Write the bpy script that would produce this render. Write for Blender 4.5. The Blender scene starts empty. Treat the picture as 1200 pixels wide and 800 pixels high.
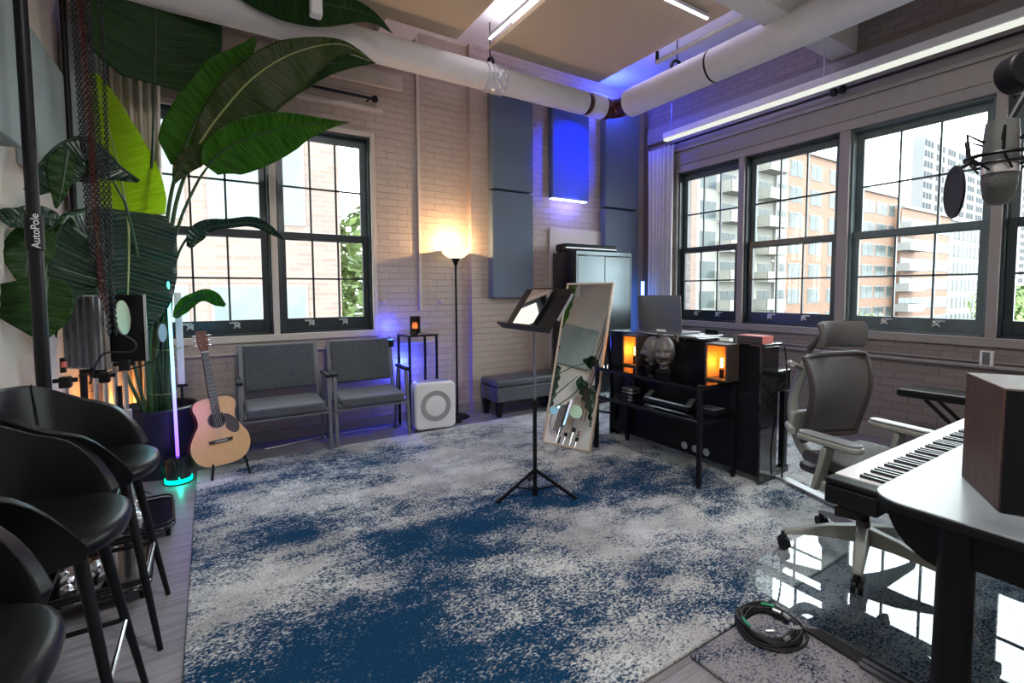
import bpy, bmesh, math, random
from mathutils import Vector, Matrix, Euler
random.seed(7)
C = bpy.context.scene.collection
R = math.radians
# ------------------------------------------------------------------ camera solve (metres; +X along back wall, +Y to back wall)
F, PX, PY = 565., 608.4, 373.5
YAW, PIT, ROL, H = R(32.61), R(3.303), R(-.252), 1.35
FW = Vector((math.sin(YAW)*math.cos(PIT), math.cos(YAW)*math.cos(PIT), -math.sin(PIT)))
RT = Vector((math.cos(YAW), -math.sin(YAW), 0)); UP = RT.cross(FW)
r_ = RT*math.cos(ROL)+UP*math.sin(ROL); u_ = -RT*math.sin(ROL)+UP*math.cos(ROL)
def ray(x, y): return FW + r_*((x-PX)/F) - u_*((y-PY)/F)
CAM = Vector((0, 0, H))
def atX(x, y, X): d = ray(x, y); return CAM + d*(X/d.x)
def atY(x, y, Y): d = ray(x, y); return CAM + d*(Y/d.y)
def atZ(x, y, z): d = ray(x, y); return CAM + d*((z-H)/d.z)
def atD(x, y, D): return CAM + ray(x, y)*D
cd = bpy.data.cameras.new('camera'); cam = bpy.data.objects.new('camera', cd); C.objects.link(cam)
m3 = Matrix((r_, u_, -FW)).transposed(); cam.matrix_world = Matrix.Translation(CAM) @ m3.to_4x4()
cd.sensor_width = 36; cd.lens = F/1200*36; cd.shift_x = -(PX-600)/1200; cd.shift_y = -(400-PY)/1200; cd.clip_start = .05; cd.clip_end = 2000
bpy.context.scene.camera = cam
vs = bpy.context.scene.view_settings; vs.view_transform = 'Standard'; vs.look = 'None'; vs.gamma = 1; vs.exposure = 0.32; vs.use_curve_mapping = False

# ------------------------------------------------------------------ materials
MATS = {}
def mat(name, col, rough=.6, metal=0., var=0., vscale=8., bump=0., bscale=60., emit=None, estr=0., spec=.5, coat=0., stretch=None, sheen=0.):
    m = bpy.data.materials.new(name); m.use_nodes = True; nt = m.node_tree; N = nt.nodes; L = nt.links
    b = N['Principled BSDF']; b.inputs['Base Color'].default_value = (*col, 1); b.inputs['Roughness'].default_value = rough
    b.inputs['Metallic'].default_value = metal; b.inputs['Specular IOR Level'].default_value = spec; b.inputs['Coat Weight'].default_value = coat
    b.inputs['Sheen Weight'].default_value = sheen
    if emit: b.inputs['Emission Color'].default_value = (*emit, 1); b.inputs['Emission Strength'].default_value = estr
    if var or bump:
        tc = N.new('ShaderNodeTexCoord'); src = tc.outputs['Object']
        if stretch:
            mp = N.new('ShaderNodeMapping'); mp.inputs['Scale'].default_value = stretch; L.new(src, mp.inputs[0]); src = mp.outputs[0]
    if var:
        n = N.new('ShaderNodeTexNoise'); n.inputs['Scale'].default_value = vscale; n.inputs['Detail'].default_value = 5; L.new(src, n.inputs['Vector'])
        r = N.new('ShaderNodeMapRange'); r.inputs['From Min'].default_value = .25; r.inputs['From Max'].default_value = .75
        r.inputs['To Min'].default_value = 1-var; r.inputs['To Max'].default_value = 1+var; L.new(n.outputs[0], r.inputs[0])
        v = N.new('ShaderNodeVectorMath'); v.operation = 'SCALE'; v.inputs[0].default_value = col; L.new(r.outputs[0], v.inputs['Scale']); L.new(v.outputs[0], b.inputs['Base Color'])
    if bump:
        n2 = N.new('ShaderNodeTexNoise'); n2.inputs['Scale'].default_value = bscale; n2.inputs['Detail'].default_value = 4; L.new(src, n2.inputs['Vector'])
        bp = N.new('ShaderNodeBump'); bp.inputs['Strength'].default_value = bump; bp.inputs['Distance'].default_value = .01; L.new(n2.outputs[0], bp.inputs['Height']); L.new(bp.outputs[0], b.inputs['Normal'])
    MATS[name] = m; return m
def emis(name, col, s):
    m = bpy.data.materials.new(name); m.use_nodes = True; nt = m.node_tree; nt.nodes.clear()
    e = nt.nodes.new('ShaderNodeEmission'); o = nt.nodes.new('ShaderNodeOutputMaterial'); e.inputs[0].default_value = (*col, 1); e.inputs[1].default_value = s
    nt.links.new(e.outputs[0], o.inputs[0]); MATS[name] = m; return m
def glassy(name, tint=(1, 1, 1), f=1.5, fac_add=0., rough=0.):
    m = bpy.data.materials.new(name); m.use_nodes = True; nt = m.node_tree; N = nt.nodes; L = nt.links; N.clear()
    t = N.new('ShaderNodeBsdfTransparent'); t.inputs[0].default_value = (*tint, 1); g = N.new('ShaderNodeBsdfGlossy'); g.inputs['Roughness'].default_value = rough
    fr = N.new('ShaderNodeFresnel'); fr.inputs[0].default_value = f; mx = N.new('ShaderNodeMixShader'); o = N.new('ShaderNodeOutputMaterial')
    ad = N.new('ShaderNodeMath'); ad.operation = 'ADD'; ad.inputs[1].default_value = fac_add; ad.use_clamp = True
    ge = N.new('ShaderNodeNewGeometry'); iv = N.new('ShaderNodeMath'); iv.operation = 'SUBTRACT'; iv.inputs[0].default_value = 1; L.new(ge.outputs['Backfacing'], iv.inputs[1])
    mu = N.new('ShaderNodeMath'); mu.operation = 'MULTIPLY'; fr.inputs[0].default_value = f
    L.new(fr.outputs[0], ad.inputs[0]); L.new(ad.outputs[0], mu.inputs[0]); L.new(iv.outputs[0], mu.inputs[1]); L.new(mu.outputs[0], mx.inputs[0]); L.new(t.outputs[0], mx.inputs[1]); L.new(g.outputs[0], mx.inputs[2]); L.new(mx.outputs[0], o.inputs[0])
    MATS[name] = m; return m
def brick(name, col, mortar, axis, bw=.21, bh=.078, ms=.006, bump=.5, var=.12, rough=.75, dirt=(.35, .3, .28)):
    """painted brickwork; axis 'x': wall runs along x, 'y': wall runs along y"""
    m = bpy.data.materials.new(name); m.use_nodes = True; nt = m.node_tree; N = nt.nodes; L = nt.links; b = N['Principled BSDF']
    tc = N.new('ShaderNodeTexCoord'); sp = N.new('ShaderNodeSeparateXYZ'); cb = N.new('ShaderNodeCombineXYZ'); L.new(tc.outputs['Object'], sp.inputs[0])
    L.new(sp.outputs[0 if axis == 'x' else 1], cb.inputs[0]); L.new(sp.outputs[2], cb.inputs[1])
    nz = N.new('ShaderNodeTexNoise'); nz.inputs['Scale'].default_value = 9; nz.inputs['Detail'].default_value = 3; L.new(tc.outputs['Object'], nz.inputs['Vector'])
    mixv = N.new('ShaderNodeMix'); mixv.data_type = 'RGBA'; mixv.blend_type = 'LINEAR_LIGHT'; mixv.inputs[0].default_value = .012 if bw < .5 else 0
    L.new(cb.outputs[0], mixv.inputs[6]); L.new(nz.outputs['Color'], mixv.inputs[7])
    br = N.new('ShaderNodeTexBrick'); br.inputs['Scale'].default_value = 1; br.inputs['Brick Width'].default_value = bw; br.inputs['Row Height'].default_value = bh
    br.inputs['Mortar Size'].default_value = ms; br.inputs['Mortar Smooth'].default_value = .4; br.inputs['Bias'].default_value = 0
    br.inputs['Color1'].default_value = (*[c*(1-var) for c in col], 1); br.inputs['Color2'].default_value = (*[min(1, c*(1+var)) for c in col], 1); br.inputs['Mortar'].default_value = (*mortar, 1)
    L.new(mixv.outputs[2], br.inputs['Vector'])
    n3 = N.new('ShaderNodeTexNoise'); n3.inputs['Scale'].default_value = 38; n3.inputs['Detail'].default_value = 5; n3.inputs['Roughness'].default_value = .65; L.new(tc.outputs['Object'], n3.inputs['Vector'])
    n4 = N.new('ShaderNodeTexNoise'); n4.inputs['Scale'].default_value = 14; n4.inputs['Detail'].default_value = 6; n4.inputs['Roughness'].default_value = .7; L.new(tc.outputs['Object'], n4.inputs['Vector'])
    rp = N.new('ShaderNodeMapRange'); rp.inputs['From Min'].default_value = .64; rp.inputs['From Max'].default_value = .72; rp.clamp = True; L.new(n4.outputs[0], rp.inputs[0])
    mc = N.new('ShaderNodeMix'); mc.data_type = 'RGBA'; mc.inputs[7].default_value = (*dirt, 1); L.new(br.outputs['Color'], mc.inputs[6])
    ml = N.new('ShaderNodeMath'); ml.operation = 'MULTIPLY'; ml.inputs[1].default_value = .55; L.new(rp.outputs[0], ml.inputs[0]); L.new(ml.outputs[0], mc.inputs[0]); L.new(mc.outputs[2], b.inputs['Base Color'])
    a = N.new('ShaderNodeMath'); a.operation = 'MULTIPLY_ADD'; a.inputs[1].default_value = -1.0; L.new(br.outputs['Fac'], a.inputs[0]); 
    s = N.new('ShaderNodeMath'); s.operation = 'MULTIPLY'; s.inputs[1].default_value = .8; L.new(n3.outputs[0], s.inputs[0]); L.new(s.outputs[0], a.inputs[2])
    bp = N.new('ShaderNodeBump'); bp.inputs['Strength'].default_value = bump; bp.inputs['Distance'].default_value = .012; L.new(a.outputs[0], bp.inputs['Height']); L.new(bp.outputs[0], b.inputs['Normal'])
    b.inputs['Roughness'].default_value = rough; MATS[name] = m; return m

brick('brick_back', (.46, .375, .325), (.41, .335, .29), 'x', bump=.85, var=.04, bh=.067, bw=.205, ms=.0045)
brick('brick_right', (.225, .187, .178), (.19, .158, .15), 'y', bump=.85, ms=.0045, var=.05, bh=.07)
mat('plaster', (.66, .62, .55), .8, var=.06, vscale=2, bump=.1)
mat('ceiling_paint', (.72, .70, .68), .8, var=.04, vscale=3, bump=.1)
mat('trim_grey', (.27, .243, .238), .55, var=.06, vscale=6, bump=.15, bscale=90)
mat('trim_cream', (.54, .47, .41), .5, var=.06, vscale=6, bump=.1)
mat('sash_dark', (.018, .028, .034), .3, var=.2, vscale=5)
mat('sash_grey', (.10, .13, .135), .35, var=.2, vscale=5)
glassy('window_glass', (.97, 1, .99), 1.45)
glassy('mat_glass', (.90, .96, .97), 1.5, .06)
glassy('table_glass', (.55, .6, .6), 1.6, .06)
glassy('smoked_glass', (.35, .30, .28), 1.5, .04)
glassy('clear_glass', (.9, .95, .95), 1.5, .15, .05)
mat('pipe_wrap', (.66, .65, .66), .55, var=.04, vscale=12, bump=.25, bscale=110)
mat('foil', (.62, .63, .68), .35, .5)
mat('rust_pipe', (.06, .013, .008), .35, .3, var=.5, vscale=14)
mat('black_paint', (.006, .006, .008), .45, spec=.2)
mat('black_gloss', (.008, .008, .010), .12, coat=.6)
mat('black_leather', (.004, .004, .005), .32, bump=.10, bscale=420, spec=.26)
mat('black_metal', (.007, .007, .009), .4, .0, spec=.2)
mat('dark_plastic', (.008, .008, .010), .5, spec=.22)
mat('chrome', (.75, .76, .78), .18, 1.)
mat('silver', (.55, .56, .58), .3, .9)
mat('grey_steel', (.17, .18, .21), .35, .4)
mat('chair_fabric', (.080, .088, .10), .95, var=.6, vscale=110, bump=.5, bscale=300, sheen=.3)
mat('bench_vinyl', (.085, .09, .105), .42, bump=.2, bscale=120, var=.1)
mat('panel_fabric', (.13, .165, .21), .95, var=.06, vscale=200, bump=.2, bscale=400)
mat('panel_blue', (.10, .14, .26), .95, var=.06, vscale=200, bump=.2, bscale=400)
mat('panel_green', (.28, .34, .335), .95, var=.12, vscale=200, bump=.2, bscale=400)
mat('panel_tan', (.62, .50, .34), .9, var=.05, vscale=90, bump=.15, bscale=300)
mat('white_plastic', (.78, .78, .79), .35)
mat('light_grey_plastic', (.24, .24, .25), .5)
mat('purifier_grey', (.33, .33, .34), .5)
mat('laptop_grey', (.09, .095, .10), .4)
mat('mic_grey', (.16, .17, .17), .4, .5)
mat('mic_grille', (.13, .14, .135), .5, .5, bump=.6, bscale=500)
mat('curtain_white', (.62, .60, .60), .8, bump=.2, bscale=200)
mat('curtain_tan', (.66, .58, .49), .85, bump=.2, bscale=200)
mat('beige_frame', (.55, .43, .33), .4, var=.08, vscale=20)
mat('mirror_glass', (.92, .93, .93), .01, 1.)
mat('mesh_grey', (.095, .092, .092), .6, var=.25, vscale=220, bump=.5, bscale=260)
mat('chair_grey', (.27, .28, .25), .4, .0)
mat('chair_dark', (.045, .035, .035), .5)
mat('desk_white', (.29, .325, .35), .30, var=.03)
mat('key_white', (.82, .84, .84), .25)
mat('silver_pad', (.25, .27, .28), .35)
mat('key_black', (.01, .01, .012), .25)
mat('walnut', (.075, .036, .024), .5, var=.55, vscale=9, stretch=(9, 9, .6), bump=.25, bscale=40)
mat('spruce', (.62, .38, .17), .33, var=.10, vscale=10, stretch=(14, 14, 1), coat=.3)
mat('rosewood', (.12, .028, .018), .3, coat=.3, var=.2)
mat('fretboard', (.015, .013, .012), .5)
mat('box_wood', (.06, .045, .035), .5, var=.4, vscale=10, stretch=(1, 1, 8))
mat('orange_wood', (.55, .28, .10), .6, var=.2, vscale=10, stretch=(1, 1, 8))
mat('mask_plaster', (.12, .105, .10), .45, var=.15, vscale=20, bump=.2)
mat('pot_black', (.012, .012, .03), .35)
mat('soil', (.03, .02, .015), .9, bump=1, bscale=40)
mat('stalk', (.035, .09, .03), .4, var=.3, vscale=12, stretch=(8, 8, 1))
mat('crystal', (.6, .6, .62), .12, .9, var=.6, vscale=40, bump=1, bscale=30)
mat('red_card', (.65, .14, .12), .5)
mat('chain_black', (.03, .028, .035), .3, .6)
mat('chain_red', (.10, .016, .016), .35, .5)
mat('cable_black', (.01, .01, .012), .5)
mat('cable_green', (.02, .35, .16), .5)
mat('pale_green', (.42, .52, .34), .5)
mat('white_text', (.7, .7, .7), .5)
mat('wood_floor_trim', (.045, .04, .045), .5)
mat('latch_metal', (.5, .52, .5), .35, .6)
mat('salt', (.6, .25, .08), .6)
mat('asphalt', (.06, .06, .06), .9)
emis('led_white', (.92, .9, 1.0), 7)
emis('tube_white', (.98, 1, .90), .72)
emis('lamp_bowl', (1, .80, .50), 1.5)
emis('filament', (1, .45, .08), 60)
emis('bulb_glow', (1, .30, .03), 5)
emis('led_blue', (.06, .22, 1), 7)
emis('led_blue_core', (.55, .75, 1), 5)
emis('led_bluewhite', (.55, .55, 1), 5)
emis('green_ring', (.0, .75, .45), 2.0)
emis('screen', (.70, .68, .74), .75)
emis('flame', (1, .32, .08), 8)
def rgb_tube():
    m = bpy.data.materials.new('rgb_tube'); m.use_nodes = True; nt = m.node_tree; N = nt.nodes; L = nt.links; N.clear()
    tc = N.new('ShaderNodeTexCoord'); sp = N.new('ShaderNodeSeparateXYZ'); mr = N.new('ShaderNodeMapRange'); cr = N.new('ShaderNodeValToRGB'); e = N.new('ShaderNodeEmission'); o = N.new('ShaderNodeOutputMaterial')
    mr.inputs['From Min'].default_value = .2; mr.inputs['From Max'].default_value = 1.5; L.new(tc.outputs['Object'], sp.inputs[0]); L.new(sp.outputs[2], mr.inputs[0]); L.new(mr.outputs[0], cr.inputs[0])
    el = cr.color_ramp.elements; el[0].position = 0; el[0].color = (.22, .08, 1, 1); el[1].position = 1; el[1].color = (.02, .62, .45, 1)
    for p, c in ((.3, (.22, .22, 1, 1)), (.5, (.25, .55, 1, 1)), (.78, (.25, .85, .85, 1))):
        x = el.new(p); x.color = c
    L.new(cr.outputs[0], e.inputs[0]); e.inputs[1].default_value = 2.6; L.new(e.outputs[0], o.inputs[0]); MATS['rgb_tube'] = m
rgb_tube()
def leaf_mat(name, c1, c2, trans, gloss=.32):
    m = bpy.data.materials.new(name); m.use_nodes = True; nt = m.node_tree; N = nt.nodes; L = nt.links; b = N['Principled BSDF']; o = N['Material Output']
    uv = N.new('ShaderNodeUVMap'); uv.uv_map = 'UVMap'; mp = N.new('ShaderNodeMapping'); mp.inputs['Scale'].default_value = (1.2, 48, 1); L.new(uv.outputs[0], mp.inputs[0])
    nz = N.new('ShaderNodeTexNoise'); nz.inputs['Scale'].default_value = 1.6; nz.inputs['Detail'].default_value = 5; L.new(mp.outputs[0], nz.inputs['Vector'])
    mx = N.new('ShaderNodeMix'); mx.data_type = 'RGBA'; mx.inputs[6].default_value = (*c1, 1); mx.inputs[7].default_value = (*c2, 1)
    mr = N.new('ShaderNodeMapRange'); mr.inputs['From Min'].default_value = .35; mr.inputs['From Max'].default_value = .68; L.new(nz.outputs[0], mr.inputs[0]); L.new(mr.outputs[0], mx.inputs[0]); L.new(mx.outputs[2], b.inputs['Base Color'])
    b.inputs['Roughness'].default_value = gloss; b.inputs['Specular IOR Level'].default_value = .5 if gloss < .3 else .22
    sx = N.new('ShaderNodeSeparateXYZ'); L.new(uv.outputs[0], sx.inputs[0]); m1 = N.new('ShaderNodeMath'); m1.operation = 'MULTIPLY'; m1.inputs[1].default_value = 210 if gloss < .3 else 330; L.new(sx.outputs[1], m1.inputs[0])
    a1 = N.new('ShaderNodeMath'); a1.operation = 'MULTIPLY_ADD'; a1.inputs[1].default_value = 5; L.new(nz.outputs[0], a1.inputs[0]); L.new(m1.outputs[0], a1.inputs[2]); m2 = N.new('ShaderNodeMath'); m2.operation = 'SINE'; L.new(a1.outputs[0], m2.inputs[0])
    m4 = N.new('ShaderNodeMath'); m4.operation = 'MULTIPLY_ADD'; m4.inputs[1].default_value = .45 if gloss < .3 else .14; L.new(m2.outputs[0], m4.inputs[0]); L.new(nz.outputs[0], m4.inputs[2])
    bp = N.new('ShaderNodeBump'); bp.inputs['Strength'].default_value = .8 if gloss < .3 else .55; bp.inputs['Distance'].default_value = .008; L.new(m4.outputs[0], bp.inputs['Height']); L.new(bp.outputs[0], b.inputs['Normal'])
    t = N.new('ShaderNodeBsdfTranslucent'); L.new(mx.outputs[2], t.inputs[0]); L.new(bp.outputs[0], t.inputs['Normal'])
    ms = N.new('ShaderNodeMixShader'); ms.inputs[0].default_value = trans; L.new(b.outputs[0], ms.inputs[1]); L.new(t.outputs[0], ms.inputs[2]); L.new(ms.outputs[0], o.inputs[0]); MATS[name] = m
leaf_mat('leaf_dark', (.006, .030, .005), (.022, .075, .010), .18, .42)
leaf_mat('leaf_mid', (.02, .10, .008), (.075, .25, .015), .5)
leaf_mat('leaf_olive', (.018, .045, .008), (.075, .10, .02), .3, .36)
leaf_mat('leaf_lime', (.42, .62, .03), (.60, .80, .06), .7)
leaf_mat('leaf_glossy', (.004, .022, .010), (.014, .050, .025), .1, .22)
mat('midrib_pale', (.30, .36, .12), .4)
mat('midrib_dark', (.02, .05, .02), .4)
def rug_mat(name, seed, blue, cream, bias):
    m = bpy.data.materials.new(name); m.use_nodes = True; nt = m.node_tree; N = nt.nodes; L = nt.links; b = N['Principled BSDF']
    tc = N.new('ShaderNodeTexCoord'); mp = N.new('ShaderNodeMapping'); mp.inputs['Location'].default_value = (seed, seed*.7, 0); mp.inputs['Scale'].default_value = (1, 1.5, 1); L.new(tc.outputs['Object'], mp.inputs[0])
    def noise(s, d, r, src=mp.outputs[0], dist=0.):
        n = N.new('ShaderNodeTexNoise'); n.inputs['Scale'].default_value = s; n.inputs['Detail'].default_value = d; n.inputs['Roughness'].default_value = r; n.inputs['Distortion'].default_value = dist; L.new(src, n.inputs['Vector']); return n.outputs[0]
    big = noise(.95, 2, .5); mid = noise(4.0, 9, .78, dist=.3); fine = noise(70, 3, .75); tuft = noise(190, 2, .6, tc.outputs['Object'])
    def ma(op, a, bb, c=None):
        k = N.new('ShaderNodeMath'); k.operation = op
        for i, v in enumerate((a, bb, c)):
            if v is None: continue
            if isinstance(v, (int, float)): k.inputs[i].default_value = v
            else: L.new(v, k.inputs[i])
        return k.outputs[0]
    s = ma('MULTIPLY_ADD', big, 1.25, ma('MULTIPLY_ADD', mid, 1.2, ma('MULTIPLY', fine, 1.35)))
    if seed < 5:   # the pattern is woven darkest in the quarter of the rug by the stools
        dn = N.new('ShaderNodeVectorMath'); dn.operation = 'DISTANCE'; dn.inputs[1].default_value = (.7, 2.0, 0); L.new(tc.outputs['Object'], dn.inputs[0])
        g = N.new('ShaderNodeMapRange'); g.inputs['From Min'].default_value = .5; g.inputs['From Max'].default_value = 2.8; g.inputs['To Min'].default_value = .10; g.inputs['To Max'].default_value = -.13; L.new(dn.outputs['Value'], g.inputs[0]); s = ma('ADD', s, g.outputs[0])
    mr = N.new('ShaderNodeMapRange'); mr.inputs['From Min'].default_value = bias-.12; mr.inputs['From Max'].default_value = bias+.12; L.new(s, mr.inputs[0])
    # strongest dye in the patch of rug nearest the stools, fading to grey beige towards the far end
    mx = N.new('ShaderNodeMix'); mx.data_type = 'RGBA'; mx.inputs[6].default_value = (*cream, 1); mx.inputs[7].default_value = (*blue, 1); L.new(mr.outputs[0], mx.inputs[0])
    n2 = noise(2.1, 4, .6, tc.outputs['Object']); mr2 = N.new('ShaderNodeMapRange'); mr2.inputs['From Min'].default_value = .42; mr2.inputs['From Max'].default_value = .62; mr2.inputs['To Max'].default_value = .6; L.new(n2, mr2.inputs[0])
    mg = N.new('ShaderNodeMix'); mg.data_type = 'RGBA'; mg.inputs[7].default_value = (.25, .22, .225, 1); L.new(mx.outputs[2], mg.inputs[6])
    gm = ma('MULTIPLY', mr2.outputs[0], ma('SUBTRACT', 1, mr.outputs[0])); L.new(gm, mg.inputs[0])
    sc = N.new('ShaderNodeVectorMath'); sc.operation = 'SCALE'; L.new(mg.outputs[2], sc.inputs[0]); L.new(ma('MULTIPLY_ADD', tuft, 1.5, .25), sc.inputs['Scale']); L.new(sc.outputs[0], b.inputs['Base Color'])
    bp = N.new('ShaderNodeBump'); bp.inputs['Strength'].default_value = 1.0; bp.inputs['Distance'].default_value = .012; L.new(tuft, bp.inputs['Height']); L.new(bp.outputs[0], b.inputs['Normal'])
    b.inputs['Roughness'].default_value = .95; b.inputs['Specular IOR Level'].default_value = .15; MATS[name] = m
rug_mat('rug_blue', 3.1, (.004, .050, .125), (.74, .76, .75), 1.91)
rug_mat('rug_grey', 9.4, (.015, .04, .09), (.42, .41, .44), 1.92)
def floor_mat():
    m = bpy.data.materials.new('grey_planks'); m.use_nodes = True; nt = m.node_tree; N = nt.nodes; L = nt.links; b = N['Principled BSDF']
    tc = N.new('ShaderNodeTexCoord'); br = N.new('ShaderNodeTexBrick'); br.inputs['Scale'].default_value = 1; br.inputs['Brick Width'].default_value = 1.2; br.inputs['Row Height'].default_value = .18; br.inputs['Mortar Size'].default_value = .0015
    br.inputs['Color1'].default_value = (.20, .19, .21, 1); br.inputs['Color2'].default_value = (.26, .25, .275, 1); br.inputs['Mortar'].default_value = (.05, .05, .055, 1); L.new(tc.outputs['Object'], br.inputs[0])
    mp = N.new('ShaderNodeMapping'); mp.inputs['Scale'].default_value = (2.5, 34, 1); L.new(tc.outputs['Object'], mp.inputs[0]); nz = N.new('ShaderNodeTexNoise'); nz.inputs['Scale'].default_value = 1.5; nz.inputs['Detail'].default_value = 7; nz.inputs['Roughness'].default_value = .7; L.new(mp.outputs[0], nz.inputs[0])
    mr = N.new('ShaderNodeMapRange'); mr.inputs['From Min'].default_value = .3; mr.inputs['From Max'].default_value = .7; mr.inputs['To Min'].default_value = .55; mr.inputs['To Max'].default_value = 1.35; L.new(nz.outputs[0], mr.inputs[0])
    v = N.new('ShaderNodeVectorMath'); v.operation = 'SCALE'; L.new(br.outputs[0], v.inputs[0]); L.new(mr.outputs[0], v.inputs['Scale']); L.new(v.outputs[0], b.inputs['Base Color']); b.inputs['Roughness'].default_value = .42; MATS['grey_planks'] = m
floor_mat()

# ------------------------------------------------------------------ mesh builder
class MB:
    def __init__(s): s.v = []; s.f = []; s.uv = None
    def add(s, vs, fs):
        o = len(s.v); s.v += [tuple(v) for v in vs]; s.f += [tuple(i+o for i in f) for f in fs]; return s
    def box(s, c, d, rot=None):
        c = Vector(c); h = Vector(d)/2; M = rot.to_matrix() if isinstance(rot, Euler) else (rot or Matrix.Identity(3))
        vs = [c + M @ Vector((h.x*a, h.y*b, h.z*e)) for a in (-1, 1) for b in (-1, 1) for e in (-1, 1)]
        return s.add(vs, [(0, 1, 3, 2), (4, 6, 7, 5), (0, 4, 5, 1), (2, 3, 7, 6), (0, 2, 6, 4), (1, 5, 7, 3)])
    def bx(s, x0, x1, y0, y1, z0, z1): return s.box(((x0+x1)/2, (y0+y1)/2, (z0+z1)/2), (abs(x1-x0), abs(y1-y0), abs(z1-z0)))
    def bar(s, p0, p1, w, d=None, up=(0, 0, 1)):
        p0, p1 = Vector(p0), Vector(p1); d = d or w; t = (p1-p0); L = t.length; t.normalize(); u = Vector(up)
        if abs(t.dot(u)) > .98: u = Vector((0, 1, 0))
        x = t.cross(u).normalized(); y = x.cross(t)
        return s.box((p0+p1)/2, (w, d, L), Matrix((x, y, t)).transposed())
    def cyl(s, p0, p1, r0, r1=None, n=16, cap=True):
        return s.tube([p0, p1], [r0, r0 if r1 is None else r1], n, cap)
    def tube(s, pts, r, n=10, cap=True, closed=False):
        pts = [Vector(p) for p in pts]; k = len(pts); rs = r if isinstance(r, (list, tuple)) else [r]*k; prev = None; vs = []
        for i, p in enumerate(pts):
            if closed: t = pts[(i+1) % k]-pts[i-1]
            else: t = pts[min(i+1, k-1)]-pts[max(i-1, 0)]
            t = t.normalized() if t.length > 1e-9 else Vector((0, 0, 1))
            if prev is None:
                a = Vector((0, 0, 1)) if abs(t.z) < .9 else Vector((1, 0, 0)); x = t.cross(a).normalized()
            else: x = (prev - t*prev.dot(t)).normalized()
            prev = x; y = t.cross(x)
            vs += [p + (x*math.cos(2*math.pi*j/n)+y*math.sin(2*math.pi*j/n))*rs[i] for j in range(n)]
        fs = [(i*n+j, i*n+(j+1) % n, ((i+1) % k)*n+(j+1) % n, ((i+1) % k)*n+j) for i in range(k if closed else k-1) for j in range(n)]
        if cap and not closed: fs += [tuple(range(n))[::-1], tuple(range((k-1)*n, k*n))]
        return s.add(vs, fs)
    def lathe(s, prof, o=(0, 0, 0), n=24, M=None):
        o = Vector(o); vs = []; fs = []; k = len(prof); M = M or Matrix.Identity(3)
        for r, z in prof: vs += [o + M @ Vector((r*math.cos(2*math.pi*j/n), r*math.sin(2*math.pi*j/n), z)) for j in range(n)]
        fs = [(i*n+j, i*n+(j+1) % n, (i+1)*n+(j+1) % n, (i+1)*n+j) for i in range(k-1) for j in range(n)]
        if prof[0][0] > 1e-6: fs.append(tuple(range(n))[::-1])
        if prof[-1][0] > 1e-6: fs.append(tuple(range((k-1)*n, k*n)))
        return s.add(vs, fs)
    def prism(s, poly, h, o=(0, 0, 0), M=None, z0=0.):
        o = Vector(o); M = M or Matrix.Identity(3); n = len(poly)
        vs = [o+M@Vector((x, y, z0)) for x, y in poly]+[o+M@Vector((x, y, z0+h)) for x, y in poly]
        return s.add(vs, [tuple(range(n))[::-1], tuple(range(n, 2*n))]+[(i, (i+1) % n, n+(i+1) % n, n+i) for i in range(n)])
    def build(s, name, m, parent=None, smooth=True, bevel=0., seg=2, solid=0., sub=0, ang=35, loc=None):
        me = bpy.data.meshes.new(name); me.from_pydata(s.v, [], s.f); me.update()
        bm = bmesh.new(); bm.from_mesh(me); bmesh.ops.recalc_face_normals(bm, faces=bm.faces); bm.to_mesh(me); bm.free()
        if s.uv:
            ul = me.uv_layers.new(name='UVMap')
            for l in me.loops: ul.data[l.index].uv = s.uv[l.vertex_index]
        if smooth:
            for p in me.polygons: p.use_smooth = True
            if ang < 180: me.set_sharp_from_angle(angle=R(ang))
        me.materials.append(MATS[m] if isinstance(m, str) else m)
        o = bpy.data.objects.new(name, me); C.objects.link(o)
        if parent: o.parent = parent
        if loc: o.location = loc
        if solid: k = o.modifiers.new('s', 'SOLIDIFY'); k.thickness = solid; k.offset = 0
        if bevel: k = o.modifiers.new('b', 'BEVEL'); k.width = bevel; k.segments = seg; k.limit_method = 'ANGLE'; k.angle_limit = R(40)
        if sub: k = o.modifiers.new('u', 'SUBSURF'); k.levels = sub; k.render_levels = sub
        return o
def tag(o, label=None, cat=None, group=None, kind=None):
    if label: o['label'] = label
    if cat: o['category'] = cat
    if group: o['group'] = group
    if kind: o['kind'] = kind
    return o
def thing(name, label, cat, loc=(0, 0, 0), rz=0., group=None):
    o = bpy.data.objects.new(name, None); C.objects.link(o); o.location = loc; o.rotation_euler = (0, 0, rz); o.empty_display_size = .1
    return tag(o, label, cat, group)
def struct(o): o['kind'] = 'structure'; return o
def dup(o, loc=None, rz=None, label=None, parent=None):
    c = o.copy(); C.objects.link(c)
    if parent is not None: c.parent = parent
    if loc is not None: c.location = loc
    if rz is not None: c.rotation_euler.z = rz
    if label: c['label'] = label
    for ch in list(o.children): dup(ch, parent=c)
    return c
def spline(pts, n=8):
    pts = [Vector(p) for p in pts]; out = []
    for i in range(len(pts)-1):
        p0 = pts[max(i-1, 0)]; p1 = pts[i]; p2 = pts[i+1]; p3 = pts[min(i+2, len(pts)-1)]
        for k in range(n):
            t = k/n; out.append(.5*((2*p1)+(p2-p0)*t+(2*p0-5*p1+4*p2-p3)*t*t+(3*p1-p0-3*p2+p3)*t**3))
    return out+[pts[-1]]
def rrect(w, h, r, n=5):
    return [(sx*(w/2-r)+r*math.cos(a), sy*(h/2-r)+r*math.sin(a)) for sx, sy, a0 in ((1, 1, 0), (-1, 1, 90), (-1, -1, 180), (1, -1, 270)) for a in [R(a0+90*k/n) for k in range(n+1)]]
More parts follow.
